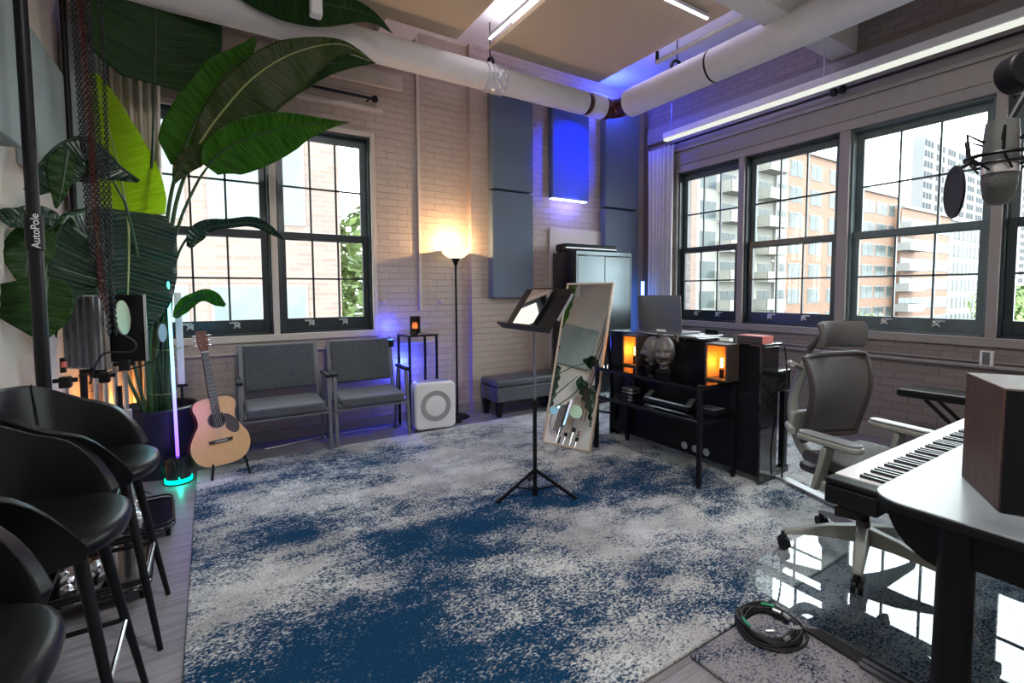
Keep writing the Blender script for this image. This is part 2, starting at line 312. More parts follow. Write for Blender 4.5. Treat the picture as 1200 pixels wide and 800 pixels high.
def light(kind, name, loc, energy, col, size=.1, rot=None, **kw):
    l = bpy.data.lights.new(name, kind); l.energy = energy; l.color = col; o = bpy.data.objects.new(name, l); C.objects.link(o); o.location = loc
    if kind == 'AREA':
        l.shape = 'RECTANGLE'; l.size = size if not isinstance(size, tuple) else size[0]; l.size_y = size if not isinstance(size, tuple) else size[1]
    else: l.shadow_soft_size = size
    if rot: o.rotation_euler = rot
    for k, v in kw.items(): setattr(l, k, v)
    return o
def look(o, target): o.rotation_euler = (Vector(target)-o.location).to_track_quat('-Z', 'Y').to_euler()

# ------------------------------------------------------------------ room shell
XR, YB, XL, YN, ZC = 5.1, 4.85, -.85, -1.6, 4.0
W0, W1 = -.45, 1.41          # window opening in the back wall
ZS, ZH = .94, 2.88
struct(MB().bx(XL-.2, XR+.3, YN, YB+.3, -.2, 0).build('floor', 'grey_planks', smooth=False))
struct(MB().bx(XL-.2, XR+.3, YN, YB+.3, ZC, ZC+.2).build('ceiling', 'ceiling_paint', smooth=False))
b = MB(); b.bx(XL-.2, W0, YB, YB+.3, 0, ZC); b.bx(W1, 2.43, YB, YB+.3, 0, ZC); b.bx(W0, W1, YB, YB+.3, 0, ZS); b.bx(W0, W1, YB, YB+.3, ZH, ZC)
b.bx(2.43, XR, YB-.085, YB+.3, 0, ZC)
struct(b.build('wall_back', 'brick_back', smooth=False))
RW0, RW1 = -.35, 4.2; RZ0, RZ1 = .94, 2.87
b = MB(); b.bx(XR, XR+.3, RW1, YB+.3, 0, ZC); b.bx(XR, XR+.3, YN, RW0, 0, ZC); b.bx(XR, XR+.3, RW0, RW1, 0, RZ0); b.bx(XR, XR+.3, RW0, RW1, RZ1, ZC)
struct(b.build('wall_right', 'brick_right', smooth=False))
struct(MB().bx(XL-.2, XL, YN, YB, 0, ZC).build('wall_left', 'plaster', smooth=False))
struct(MB().bx(XL-.2, XR+.3, YN-.2, YN, 0, ZC).build('wall_near', 'plaster', smooth=False))
struct(MB().bx(XL, 2.43, YB-.02, YB, 0, .10).bx(2.43, XR, YB-.11, YB-.085, 0, .12).build('baseboard_back', 'trim_grey', bevel=.004))
struct(MB().bx(XR-.02, XR, 0, YB-.12, 0, .12).build('baseboard_right', 'trim_grey', bevel=.004))
struct(MB().bx(XL, XL+.015, 0, YB-.03, 0, .1).build('baseboard_left', 'trim_grey', bevel=.004))
# ledge bands and header boards over the right windows, horizontal conduit on the right wall
b = MB(); b.bx(XR-.05, XR, -.5, 4.66, 3.30, 3.50)
b.bx(XR-.03, XR, -.5, 4.25, 2.93, 3.10); b.bx(XR-.06, XR, -.5, 4.25, 3.10, 3.14); b.bx(XR-.035, XR, -.5, 4.25, 3.14, 3.30)
struct(b.build('trim_1', 'trim_grey', bevel=.004))
struct(MB().cyl((XR-.025, -.5, .745), (XR-.025, YB-.12, .745), .018).bx(XR-.02, XR, -.5, YB-.12, .775, .79).build('trim_2', 'trim_grey'))
# boards and small ledges over the back window
b = MB(); b.bx(-.8, 1.70, YB-.03, YB, 3.36, 3.51); b.bx(-.8, 1.5, YB-.02, YB, 3.11, 3.15)
struct(b.build('trim_3', 'trim_cream', bevel=.004))
struct(MB().cyl((-.4, YB-.02, .815), (2.0, YB-.02, .815), .014).build('trim_4', 'trim_cream'))
b = MB(); b.bx(1.845, 1.877, YB-.03, YB, 1.15, ZC)
struct(b.build('trim_5', 'trim_cream', bevel=.006))
# ceiling beams
b = MB(); b.bx(2.15, XR, 2.17, 2.38, 3.53, ZC)
struct(b.build('trim_6', 'ceiling_paint', bevel=.004))
b = MB(); b.bx(1.45, 1.80, YN, YB, 3.86, ZC); b.bx(.55, .72, YN, YB, 3.9, ZC)
struct(b.build('trim_7', 'ceiling_paint', bevel=.004))

# ------------------------------------------------------------------ windows
def sash_window(name, axis, c0, c1, z0, z1, wallpos, sgn, cols=3, knobs=(0.28, .72), dark='sash_dark'):
    """double hung window; axis 'x' spans x c0..c1 in the back wall, 'y' spans y in the right wall; sgn: outward direction is +"""
    w = struct(bpy.data.objects.new(name, None)); C.objects.link(w)
    P = (lambda a0, a1, d0, d1, h0, h1, mb: mb.bx(a0, a1, wallpos+d0, wallpos+d1, h0, h1)) if axis == 'x' else (lambda a0, a1, d0, d1, h0, h1, mb: mb.bx(wallpos+d0, wallpos+d1, a0, a1, h0, h1))
    cv = lambda a, d, h: Vector((a, wallpos+d, h)) if axis == 'x' else Vector((wallpos+d, a, h))
    mid = z0+(z1-z0)*.475
    f = MB(); t = .05
    P(c0, c0+.02, -.01, .12, z0, z1, f); P(c1-.02, c1, -.01, .12, z0, z1, f); P(c0, c1, -.01, .12, z1-.02, z1, f); P(c0, c1, -.01, .12, z0, z0+.02, f)
    f.build('jamb', dark, w, bevel=.003)
    for k, (s0, s1, d) in enumerate(((mid-.035, z1-.02, .075), (z0+.02, mid+.035, .035))):
        s = MB(); lo = .05 if k == 0 else .115; hi = .07 if k == 0 else .06; st = .055
        P(c0+.02, c0+.02+st, d, d+.035, s0, s1, s); P(c1-.02-st, c1-.02, d, d+.035, s0, s1, s); P(c0+.02+st, c1-.02-st, d, d+.035, s0, s0+lo, s); P(c0+.02+st, c1-.02-st, d, d+.035, s1-hi, s1, s)
        so = s.build('sash', dark if k else 'sash_grey', w, bevel=.003)
        g0, g1, h0, h1 = c0+.02+st, c1-.02-st, s0+lo, s1-hi
        mu = MB()
        for i in range(1, cols): a = g0+(g1-g0)*i/cols; P(a-.008, a+.008, d+.006, d+.028, h0, h1, mu)
        hm = h0+(h1-h0)*.5; P(g0, g1, d+.006, d+.028, hm-.008, hm+.008, mu)
        mu.build('muntin', dark, so, smooth=False)
        g = MB(); P(g0-.005, g1+.005, d+.015, d+.019, h0-.005, h1+.005, g); g.build('pane', 'window_glass', so, smooth=False)
        if k:
            for q in knobs:
                a = g0+(g1-g0)*q; l = MB()
                P(a-.05, a+.02, -.012+d, d, s0+.085, s0+.10, l); P(a-.012, a+.03, -.02+d, d, s0+.055, s0+.078, l); l.cyl(cv(a-.02, d-.015, s0+.045), cv(a+.03, d-.015, s0+.09), .006); l.cyl(cv(a+.03, d-.015, s0+.045), cv(a-.02, d-.015, s0+.09), .006)
                l.build('latch', 'latch_metal', so)
    return w
BU = [(W0+.0, .475), (.525, W1-.04)]
for i, (a, c) in enumerate(BU): sash_window(f'window_{i+1}', 'x', a+.0, c, ZS+.03, ZH-.02, YB+.03, 1)
b = MB(); b.bx(.475, .525, YB-.01, YB+.15, ZS, ZH); b.bx(W1-.04, W1, YB-.02, YB+.15, ZS, ZH+.02); b.bx(W0, W1+.01, YB-.03, YB+.15, ZS-.03, ZS+.03); b.bx(W0, W1, YB-.015, YB+.15, ZH-.02, ZH+.025)
struct(b.build('trim_8', 'trim_cream', bevel=.004))
RU = [(3.33, 4.18), (2.29, 3.26), (1.205, 2.20), (.25, 1.14), (-.33, .21)]
for i, (a, c) in enumerate(RU): sash_window(f'window_{i+3}', 'y', a, c, RZ0+.03, RZ1-.03, XR+.03, 1, dark='sash_dark' if i != 2 else 'sash_grey', cols=3)
b = MB()
for a, c in ((3.26, 3.33), (2.20, 2.29), (1.14, 1.205), (.21, .25), (4.18, 4.2)): b.bx(XR-.012, XR+.16, a, c, RZ0, RZ1)
b.bx(XR-.03, XR+.16, RW0, RW1, RZ0-.04, RZ0+.03); b.bx(XR-.02, XR+.16, RW0, RW1+.02, RZ1-.03, RZ1+.06)
struct(b.build('trim_9', 'trim_grey', bevel=.004))

# ------------------------------------------------------------------ pipes, ceiling panels, light fixtures
PZ = 3.465
wr = thing('insulated_pipe', 'thick white insulated pipe running above the left window and tall plant', 'pipe', (1.5, 4.3, PZ))
MB().cyl((XL-1.5, 0, 0), (2.13, 0, 0), .125, n=32).build('lagging', 'pipe_wrap', wr)
b = MB()
rf = random.Random(2); b.lathe([(.128, .012*k) for k in range(20)], (.84, 0, 0), 40, Matrix(((0, 0, 1), (0, 1, 0), (-1, 0, 0))))
b.v = [(v[0]+rf.uniform(-.004, .004), v[1]*(1+(m_:=rf.uniform(-.0, .11))), v[2]*(1+m_)) for v in b.v]
b.build('foil_patch', 'foil', wr, smooth=False)
pr2 = thing('insulated_pipe', 'thick white insulated pipe running along above the right windows', 'pipe', (4.08, 2, PZ))
MB().cyl((0, -3.5, 0), (0, 2.02, 0), .150, n=32).build('lagging', 'pipe_wrap', pr2)
MB().lathe([(.152, -.01), (.152, .01)], (0, .95, 0), 32, Matrix(((1, 0, 0), (0, 0, 1), (0, -1, 0)))).build('band', 'dark_plastic', pr2)
el = thing('pipe_elbow', 'rusty red bare pipe elbow joining the two insulated pipes in the corner', 'pipe', (4.08, 4.3, PZ))
b = MB(); b.cyl((-.46, 0, 0), (-.1, 0, 0), .105, n=28); pts = [(-.15+.15*math.sin(a), -.15+.15*math.cos(a), 0) for a in [R(90*k/6) for k in range(7)]]
b.tube(pts, .105, 28); b.cyl((0, -.1, 0), (0, -.28, 0), .105, n=28); b.build('bend', 'rust_pipe', el)
MB().cyl((-.38, 0, 0), (-.18, 0, 0), .127, n=28).build('sleeve', 'pipe_wrap', el, bevel=.003)
MB().cyl((-.43, 0, 0), (-.40, 0, 0), .118, n=28).cyl((-.13, 0, 0), (-.10, 0, 0), .118, n=28).build('coupling', 'rust_pipe', el)
def hanger(x, y, r, lab):
    t = thing('pipe_hanger', lab, 'hanger', (x, y, PZ), 0, 'black rod hangers of the big pipes')
    MB().cyl((0, 0, r+.07), (0, 0, ZC-PZ), .006, n=8).build('rod', 'black_metal', t)
    ax = Vector((1, 0, 0)) if abs(y-4.3) < .01 else Vector((0, 1, 0)); sd = Vector((0, 0, 1)).cross(ax)
    MB().tube([sd*(r*.55*math.cos(a))+Vector((0, 0, r*.82+.09*math.sin(a))) for a in [R(180*k/10) for k in range(11)]], .016, 8).build('clevis', 'black_metal', t)
hanger(2.42, 4.3, .125, 'black rod hanger holding the left insulated pipe beside the foil patch')
hanger(4.08, 3.38, .15, 'black rod hanger holding the right insulated pipe near the corner')
# suspended ceiling panels (undersides)
def cpanel(x0, x1, y0, y1, lab, strips=False):
    t = thing('ceiling_panel', lab, 'acoustic panel', ((x0+x1)/2, (y0+y1)/2, 3.75), 0, 'suspended tan ceiling panels')
    MB().box((0, 0, .0), (x1-x0, y1-y0, .05)).build('board', 'panel_tan', t, bevel=.006)
    if strips:
        for sx in (-1, 1): MB().box((sx*(x1-x0)*.46, 0, .04), (.03, 1.5, .02)).build('fill_strip', 'led_white', t)  # unseen glowing strips added on top of the board to brighten the ceiling
    for sx in (-1, 1):
        for sy in (-1, 1): MB().cyl((sx*(x1-x0)*.4, sy*(y1-y0)*.4, .02), (sx*(x1-x0)*.4, sy*(y1-y0)*.4, .25), .004, n=6).build('wire', 'black_metal', t)
P2x0, P2x1, P2y0, P2y1 = 2.40, 3.83, 2.45, 4.28
cpanel(P2x0, P2x1, P2y0, P2y1, 'tan ceiling panel nearest the corner where the pipes meet', True)
cpanel(.42, 2.05, 2.45, 4.28, 'tan ceiling panel above the left insulated pipe, left of the white beam')
def ledbar(p0, p1, lab):
    t = thing('ceiling_light_bar', lab, 'ceiling light', p0, 0, 'thin white light bars at the panel edges')
    d = Vector(p1)-Vector(p0); MB().bar((0, 0, 0), d, .035, .03).build('housing', 'white_plastic', t); MB().bar((0, 0, -.018), d+Vector((0, 0, -.018)), .02, .008).build('diffuser', 'led_white', t)
q = atZ(574, 46, 3.69); q1 = atZ(640, 0, 3.69)
ledbar((q.x, q.y, 3.71), (q.x, YN+1.2, 3.71), 'thin glowing light bar along the left edge of the corner ceiling panel')
q = atZ(829, 21, 3.69)
ledbar((q.x, q.y, 3.70), (q.x-.9, q.y, 3.70), 'thin glowing light bar at the near edge of the corner ceiling panel')
# sprinkler pipe
sp = thing('sprinkler_pipe', 'thin white pipe with a small black head hanging left of the right insulated pipe', 'pipe', (3.85, 3.0, 3.62))
a0 = atX(770, 73, 3.75); MB().cyl((a0.x-3.85, a0.y-3.0, a0.z-3.62), (-.1, -4, a0.z-3.62), .022).build('pipe_run', 'pipe_wrap', sp)
MB().cyl((a0.x-3.85, a0.y-3.0, a0.z-3.62-.01), (a0.x-3.85, a0.y-3.0, a0.z-3.62+.1), .017).build('head', 'black_metal', sp)
for yy in (2.3,): MB().cyl((-.1, yy-3, a0.z-3.62), (-.1, yy-3, ZC-3.62), .005, n=6).build('hanger_rod', 'silver', sp)
# long fluorescent fixture over the right windows
LX = 4.78; y0 = 4.13; lz = H+LX*math.tan(R(20.9))
lf = thing('strip_light_fixture', 'long white strip light hung over the right windows', 'ceiling light', (LX, 2, lz))
MB().bx(-.04, .04, -2.4, y0-2, .03, .10).build('housing', 'white_plastic', lf, bevel=.006)
MB().bx(-.032, .036, -2.39, y0-2-.005, 0, .035).build('diffuser', 'tube_white', lf, bevel=.01)
for yy in (y0-2-.1, .3, -1.6): MB().cyl((0, yy, .1), (0, yy, ZC-lz), .0035, n=6).build('wire', 'silver', lf)
# curtain rods and curtains
rd = thing('curtain_rod', 'black curtain rod with a round end above the left window', 'curtain rod', (.4, YB-.1, 3.20))
MB().cyl((-1.2, 0, .0), (.98, 0, 0), .013).build('rod', 'black_metal', rd); MB().lathe([(0, -.035), (.024, -.026), (.034, 0), (.024, .026), (0, .035)], (1.0, 0, 0), 16).build('finial', 'black_metal', rd)
for x in (-1.0, .95): MB().bar((x, 0, 0), (x, .1, 0), .015).build('bracket', 'black_metal', rd)
rd = thing('curtain_rod', 'long black curtain rod with bracket balls above the right windows', 'curtain rod', (XR-.10, 2, 3.20))
MB().cyl((0, -2.4, 0), (0, 2.22, 0), .012).build('rod', 'black_metal', rd)
for y in (.235, .31): MB().lathe([(0, -.04), (.028, -.03), (.04, 0), (.028, .03), (0, .04)], (-.01, y, -.005), 16).build('finial', 'black_metal', rd)
for y in (2.15, .27, -1.7): MB().bar((0, y, 0), (.05, y, 0), .015).build('bracket', 'black_metal', rd)
def curtain(name, pts, z0, z1, m, lab, amp=.03, folds=8):
    """pleated sheet between two floor points"""
    A, B = Vector((*pts[0], 0)), Vector((*pts[1], 0)); d = B-A; n = Vector((-d.y, d.x, 0)).normalized(); b = MB(); NU, NV = folds*8, 14
    for j in range(NV+1):
        t = j/NV; z = z0+(z1-z0)*t; k = 1-.10*math.sin(t*math.pi)
        for i in range(NU+1):
            u = i/NU; uu = .5+(u-.5)*k; a = amp*(1-.25*t)*(math.sin(u*folds*2*math.pi)+.35*math.sin(u*folds*4.7+2*t)); b.v.append(tuple(A+d*uu+n*a+Vector((0, 0, z))))
    b.f = [(j*(NU+1)+i, j*(NU+1)+i+1, (j+1)*(NU+1)+i+1, (j+1)*(NU+1)+i) for j in range(NV) for i in range(NU)]
    o = b.build(name, m, solid=.004, ang=180); tag(o, lab, 'curtain'); return o
curtain('curtain', ((5.0, 4.60), (5.0, 4.16)), .1, 3.19, 'curtain_white', 'white pleated curtain gathered at the corner end of the right windows', .035, 7)
curtain('curtain', ((-.72, YB-.1), (-.27, YB-.1)), .12, 3.18, 'curtain_tan', 'tan pleated curtain hanging behind the big plant left of the window', .035, 8)

# ------------------------------------------------------------------ acoustic panels
def apanel(name, lab, cx, cy, cz, w, d, h, m, rz=0., group=None, gapz=None):
    o = thing(name, lab, 'acoustic panel', (cx, cy, cz), rz, group)
    if gapz is None: MB().box((0, 0, 0), (w, d, h)).build('board', m, o, bevel=.008)
    else:
        z0, z1 = cz-h/2, cz+h/2
        MB().bx(-w/2, w/2, -d/2, d/2, z0-cz, gapz-.012-cz).build('board', m, o, bevel=.008); MB().bx(-w/2, w/2, -d/2, d/2, gapz+.012-cz, z1-cz).build('board', m, o, bevel=.008)
    return o
YP = YB-.085
a0, a1 = atY(577, 250, 4.66), atY(625, 250, 4.66); zb, zg = atY(600, 348.5, 4.66).z, atY(600, 224, 4.66).z
apanel('wall_panel', 'tall grey blue fabric panel on the brick wall beside the floor lamp', (a0.x+a1.x)/2, 4.71, (zb+3.78)/2, a1.x-a0.x, .10, 3.78-zb, 'panel_fabric', gapz=zg)
a0, a1 = atY(648, 230, 4.64), atY(690, 230, 4.64); zb = atY(669, 233, 4.64).z
apanel('wall_panel', 'blue lit fabric panel glowing along its lower edge on the brick wall', (a0.x+a1.x)/2, 4.685, (zb+3.78)/2, a1.x-a0.x, .09, 3.78-zb, 'panel_blue')
o = thing('led_strip', 'bluish white light strip under the blue lit wall panel', 'light strip', ((a0.x+a1.x)/2, 4.69, zb-.012)); MB().box((0, 0, 0), (a1.x-a0.x-.02, .06, .012)).build('diffuser', 'led_bluewhite', o)
sxp = (a0.x, a1.x, zb)
a0, a1 = atY(709, 200, 4.66), atY(748, 200, 4.66); zg = atY(725, 245, 4.66).z
apanel('wall_panel', 'dark blue fabric panel filling the corner beside the white curtain', (a0.x+a1.x)/2, 4.70, 2.2, a1.x-a0.x, .11, 3.1, 'panel_fabric', gapz=zg)
# left wall panels
p = apanel('wall_panel', 'grey green fabric panel high on the left wall, right of the black pole', XL+.045, (3.66+4.57)/2, 2.41, .09, .91, .74, 'panel_green')
p = apanel('wall_panel', 'grey green fabric panel at the left edge of the picture above the stools', XL+.045, 2.72, 2.75, .09, 1.36, 1.36, 'panel_green')
p = apanel('wall_panel', 'slim grey panel standing in the back left corner behind the hanging chains', -.70, 4.70, 2.3, .26, .05, 1.9, 'panel_green', rz=R(35))
p = apanel('leaning_board', 'pale board standing against the brick wall behind the black cabinet', (3.45+4.42)/2, 4.745, 1.06, .93, .025, 2.11, 'trim_cream')

# ------------------------------------------------------------------ rugs
o = MB().bx(-.127, 4.55, 1.105, 4.30, .001, .018).build('area_rug', 'rug_blue', bevel=.006); tag(o, 'large distressed blue and cream rug covering the middle of the floor', 'rug')
o = MB().bx(1.44, 4.55, -.9, 1.095, .001, .016).build('area_rug', 'rug_grey', bevel=.006); tag(o, 'greyish blue rug under the office chair and the glass floor mat', 'rug')
ec = atZ(858, 676, .03); z = .024
mtv = [(1.98, 1.30), (3.25, 1.30), (3.40, .9), (3.40, -.2), (1.97, -.2)]
o = MB().prism([(2.0, 1.31), (3.22, 1.315), (3.22, -.1), (1.93, -.1)], .008, (0, 0, .0175)).build('floor_mat', 'mat_glass', smooth=False, bevel=.002); tag(o, 'clear glass floor mat under the rolling office chair', 'floor mat')

# ------------------------------------------------------------------ waiting chairs
def waiting_chair(x0, x1, lab):
    w = x1-x0; t = thing('waiting_chair', lab, 'chair', ((x0+x1)/2, 4.26, .0), 0, 'grey upholstered chairs under the left window'); h = w/2; fm = 'grey_steel'
    z = .018
    for s in (-1, 1):
        x = s*(h-.015)
        MB().bar((x, .02, z), (x, .09, .62), .028, .028, (1, 0, 0)).build('leg', fm, t, bevel=.003)
        MB().bar((x, .44, 0), (x, .30, .62), .028, .028, (1, 0, 0)).build('leg', fm, t, bevel=.003)
        MB().bx(x-.022, x+.022, .05, .34, .62, .645).build('armrest', 'dark_plastic', t, bevel=.006)
        MB().bar((s*(h-.045), .38, .36), (s*(h-.045), .49, .90), .022, .034, (1, 0, 0)).build('back_rail', fm, t, bevel=.003)
        MB().bx(s*(h-.045)-.012, s*(h-.045)+.012, .03, .42, .345, .37).build('side_rail', fm, t, bevel=.003)
    MB().bx(-h+.01, h-.01, .035, .06, .315, .338).bx(-h+.01, h-.01, .34, .36, .33, .352).build('cross_rail', fm, t, bevel=.003)
    MB().box((0, .215, .395), (w-.11, .42, .075), Euler((R(2.5), 0, 0))).build('seat', 'chair_fabric', t, bevel=.02, seg=3)
    MB().box((0, .445, .695), (w-.12, .055, .40), Euler((R(-11), 0, 0))).build('backrest', 'chair_fabric', t, bevel=.02, seg=3)
waiting_chair(.155, .845, 'grey upholstered waiting chair nearest the guitar, under the left window')
waiting_chair(.865, 1.535, 'grey upholstered waiting chair beside the tall black side table')

# ------------------------------------------------------------------ side table, candle, lamp, purifier, bench
st = thing('side_table', 'tall narrow black metal side table between the chair and floor lamp', 'table', (1.61, 4.51, 0))
for x, y in ((.01, .01), (.285, -.005), (-.03, .215), (.245, .205)): MB().bx(x-.011, x+.011, y-.011, y+.011, .0, .906).build('leg', 'black_metal', st, bevel=.002)
MB().prism([(-.002, -.005), (.30, -.018), (.258, .22), (-.045, .23)], .022, (0, 0, .905)).build('tabletop', 'black_gloss', st, bevel=.004)
MB().bar((.01, .01, .58), (-.03, .215, .58), .012).build('brace', 'black_metal', st)
cn = thing('candle_holder', 'smoked glass candle holder with orange flame on the tall side table', 'candle', (1.71, 4.60, .928))
MB().lathe([(.0, 0), (.052, 0), (.052, .175), (.047, .175), (.047, .008), (0, .008)], n=28).build('glass_cylinder', 'smoked_glass', cn)
MB().lathe([(0, .009), (.035, .009), (.035, .04), (0, .04)]).build('candle', 'dark_plastic', cn)
for k in range(5):
    a = k*1.3; MB().lathe([(0, .05), (.012, .065), (.010, .085), (0, .12)], (.018*math.cos(a), .018*math.sin(a), 0), 8).build('flame', 'flame', cn)
light('POINT', 'candle_light', (1.71, 4.60, 1.02), .6, (1, .4, .12), .004)
lp = thing('floor_lamp', 'lit black floor lamp with white uplight bowl against the brick wall', 'floor lamp', (2.19, 4.66, 0))
MB().lathe([(0, 0), (.125, 0), (.13, .012), (.11, .022), (.02, .03), (0, .03)], n=32).build('base', 'black_metal', lp)
MB().cyl((0, 0, .02), (0, 0, 1.60), .0115, n=14).build('pole', 'black_metal', lp)
MB().lathe([(.012, 1.59), (.014, 1.62), (.03, 1.66), (.055, 1.70), (.05, 1.705), (0, 1.69)], n=28).build('lamp_holder', 'black_metal', lp)
MB().lathe([(.04, 1.69), (.09, 1.708), (.135, 1.745), (.158, 1.80), (.153, 1.80), (.13, 1.75), (.085, 1.714), (.0, 1.70)], n=36).build('lamp_shade', 'lamp_bowl', lp)
light('POINT', 'lamp_up', (2.19, 4.66, 1.84), 22, (1, .62, .28), .004)
ap = thing('air_purifier', 'white square air purifier with a round grey grille on the floor', 'air purifier', (1.80, 4.38, .019), R(-7))
MB().prism(rrect(.40, .455, .05), .19, (0, 0, .235), Matrix(((1, 0, 0), (0, 0, 1), (0, 1, 0))), z0=-.095).build('body', 'white_plastic', ap, bevel=.022, seg=4)
MB().lathe([(.10, 0), (.143, 0), (.147, -.006), (.10, -.003)], (0, -.095, .235), 40, Matrix(((1, 0, 0), (0, 0, 1), (0, 1, 0)))).build('grille_ring', 'purifier_grey', ap)
MB().lathe([(0, -.008), (.08, -.006), (.10, -.002), (.10, .004), (0, .004)], (0, -.096, .235), 40, Matrix(((1, 0, 0), (0, 0, 1), (0, 1, 0)))).build('centre_disc', 'white_plastic', ap)
MB().bx(-.15, .15, -.045, .045, .463, .467).build('top_panel', 'light_grey_plastic', ap)
MB().bx(-.203, -.199, -.05, -.02, .06, .38).build('side_slot', 'light_grey_plastic', ap)
MB().bx(-.12, .12, -.07, .07, 0, .012).build('foot', 'dark_plastic', ap)
bn = thing('storage_bench', 'grey upholstered storage bench with dark tapered legs under the wall panel', 'bench', (2.96, 4.505, 0))
for sx in (-1, 1):
    for sy in (-1, 1):
        x, y = sx*.425, sy*.14; b = MB(); z0 = .018 if sy < 0 else 0
        b.add([(x-.022*1, y-.022, z0), (x+.022, y-.022, z0), (x+.022, y+.022, z0), (x-.022, y+.022, z0), (x-.034, y-.034, .18), (x+.034, y-.034, .18), (x+.034, y+.034, .18), (x-.034, y+.034, .18)], [(3, 2, 1, 0), (4, 5, 6, 7), (0, 1, 5, 4), (1, 2, 6, 5), (2, 3, 7, 6), (3, 0, 4, 7)])
        b.build('leg', 'black_paint', bn, bevel=.002)
MB().bx(-.465, .465, -.178, .178, .175, .33).build('body', 'bench_vinyl', bn, bevel=.012)
MB().bx(-.475, .475, -.185, .185, .333, .413).build('lid', 'bench_vinyl', bn, bevel=.025, seg=3)
# dark power strip by the purifier + floor cable, hooks on the wall
o = MB().bx(2.03, 2.14, 4.44, 4.56, 0.0, .07).build('power_adapter', 'dark_plastic', bevel=.015); tag(o, 'small black power adapter on the floor right of the air purifier', 'adapter')
o = MB().tube(spline([(.35, 4.6, .007), (.7, 4.67, .007), (1.1, 4.72, .007), (1.45, 4.68, .007)]), .004, 6).build('floor_cable', 'white_plastic'); tag(o, 'thin pale cable lying on the floor behind the waiting chairs', 'cable')
for x, lab in ((1.465, 'small round wall hook left of the conduit'), (2.085, 'small round wall hook beside the floor lamp')):
    t = thing('wall_hook', lab, 'hook', (x, YB, 1.25), 0, 'round hooks on the back wall'); MB().lathe([(0, 0), (.022, .0), (.02, .012), (.008, .02), (.008, .03), (.018, .036), (.014, .05), (0, .052)], (0, 0, 0), 14, Matrix(((1, 0, 0), (0, 0, -1), (0, 1, 0)))).build('knob', 'trim_cream', t)
pk = thing('blue_uplight', 'small blue spotlight behind the tall side table shining on the brick', 'light', (1.50, 4.74, .80))
MB().lathe([(0, 0), (.035, 0), (.035, .06), (.03, .07), (0, .07)], n=18).build('housing', 'black_paint', pk); MB().lathe([(0, .071), (.026, .071), (.026, .074), (0, .074)], n=18).build('lens', 'led_blue', pk); MB().bar((0, 0, .03), (0, .11, .03), .02).build('bracket', 'black_metal', pk)
light('POINT', 'blue_wall_light', (1.64, 4.77, .62), 12, (.02, .04, 1), .004)
light('POINT', 'blue_wall_light_high', (1.50, 4.79, .99), 3.0, (.02, .04, 1), .004)

# ------------------------------------------------------------------ black cabinet in the corner
cb = thing('storage_cabinet', 'tall glossy black metal cabinet in the corner behind the leaning mirror', 'cabinet', (3.89, 4.44, 0))
MB().bx(-.43, .43, -.20, .22, .0, 1.80).build('body', 'black_gloss', cb, bevel=.006)
mat('cabinet_face', (.11, .13, .14), .24, .95, bump=.05, bscale=6)
for s in (-1, 1):
    d = MB().bx(min(s*.003, s*.405), max(s*.003, s*.405), -.222, -.2, .06, 1.745).build('door', 'cabinet_face', cb, bevel=.004); MB().bx(s*.02, s*.035, -.245, -.222, .85, 1.05).build('handle', 'chrome', d, bevel=.003)
MB().bx(-.43, .43, -.222, -.2, 1.755, 1.80).bx(-.43, -.41, -.222, -.2, 0, 1.755).bx(.41, .43, -.222, -.2, 0, 1.755).build('face_frame', 'cabinet_face', cb, bevel=.003)
cs = thing('keyboard_case', 'long black case lying on top of the tall cabinet', 'case', (3.86, 4.52, 1.802)); MB().bx(-.40, .42, -.1, .1, 0, .10).build('shell', 'dark_plastic', cs, bevel=.03, seg=3); MB().bx(-.39, .41, -.103, .103, .045, .052).build('seam', 'silver', cs)
bt = thing('light_tube', 'glowing blue light tube standing in the corner beside the white curtain', 'light', (4.82, 4.5, 0)); MB().cyl((0, 0, .05), (0, 0, 1.47), .022, n=14).build('tube', 'led_blue', bt); MB().cyl((-.018, -.016, .05), (-.018, -.016, 1.46), .012, n=10).build('core', 'led_blue_core', bt); MB().lathe([(0, 0), (.08, 0), (.08, .05), (0, .05)]).build('base', 'black_paint', bt)

# ------------------------------------------------------------------ leaning mirror
ph_ = -1.195; BL = Vector((2.42, 3.412, .02)); BR = BL+Vector((math.cos(ph_), math.sin(ph_), 0))*.473; tx = (BR-BL).normalized(); nh = Vector((-math.sin(ph_), math.cos(ph_), 0))
upv = nh*math.sin(.302)+Vector((0, 0, math.cos(.302))); ML = 1.466; MW = (BR-BL).length; nrm = tx.cross(upv).normalized()
if nrm.dot(Vector((-1, -.6, 0))) < 0: nrm = -nrm
mi = thing('leaning_mirror', 'tall framed mirror leaning back between the music stand and glass table', 'mirror', (BL+BR)/2)
def mq(u0, u1, v0, v1, d0, d1, mb):
    vsx = []
    for u in (u0, u1):
        for v in (v0, v1):
            for d in (d0, d1): vsx.append(tx*u+upv*v+nrm*d)
    mb.add(vsx, [(0, 1, 3, 2), (4, 6, 7, 5), (0, 4, 5, 1), (2, 3, 7, 6), (0, 2, 6, 4), (1, 5, 7, 3)]); return mb
hw = MW/2; b = MB(); fw_ = .016
mq(-hw, hw, 0, fw_, -.02, .012, b); mq(-hw, hw, ML-fw_, ML, -.02, .012, b); mq(-hw, -hw+fw_, fw_, ML-fw_, -.02, .012, b); mq(hw-fw_, hw, fw_, ML-fw_, -.02, .012, b)
b.build('frame', 'beige_frame', mi, bevel=.003); mq(-hw+fw_-.002, hw-fw_+.002, fw_-.002, ML-fw_+.002, -.006, .004, MB()).build('glass', 'mirror_glass', mi, smooth=False)
mq(-hw+fw_, hw-fw_, fw_, ML-fw_, -.018, -.008, MB()).build('backing', 'black_paint', mi, smooth=False)
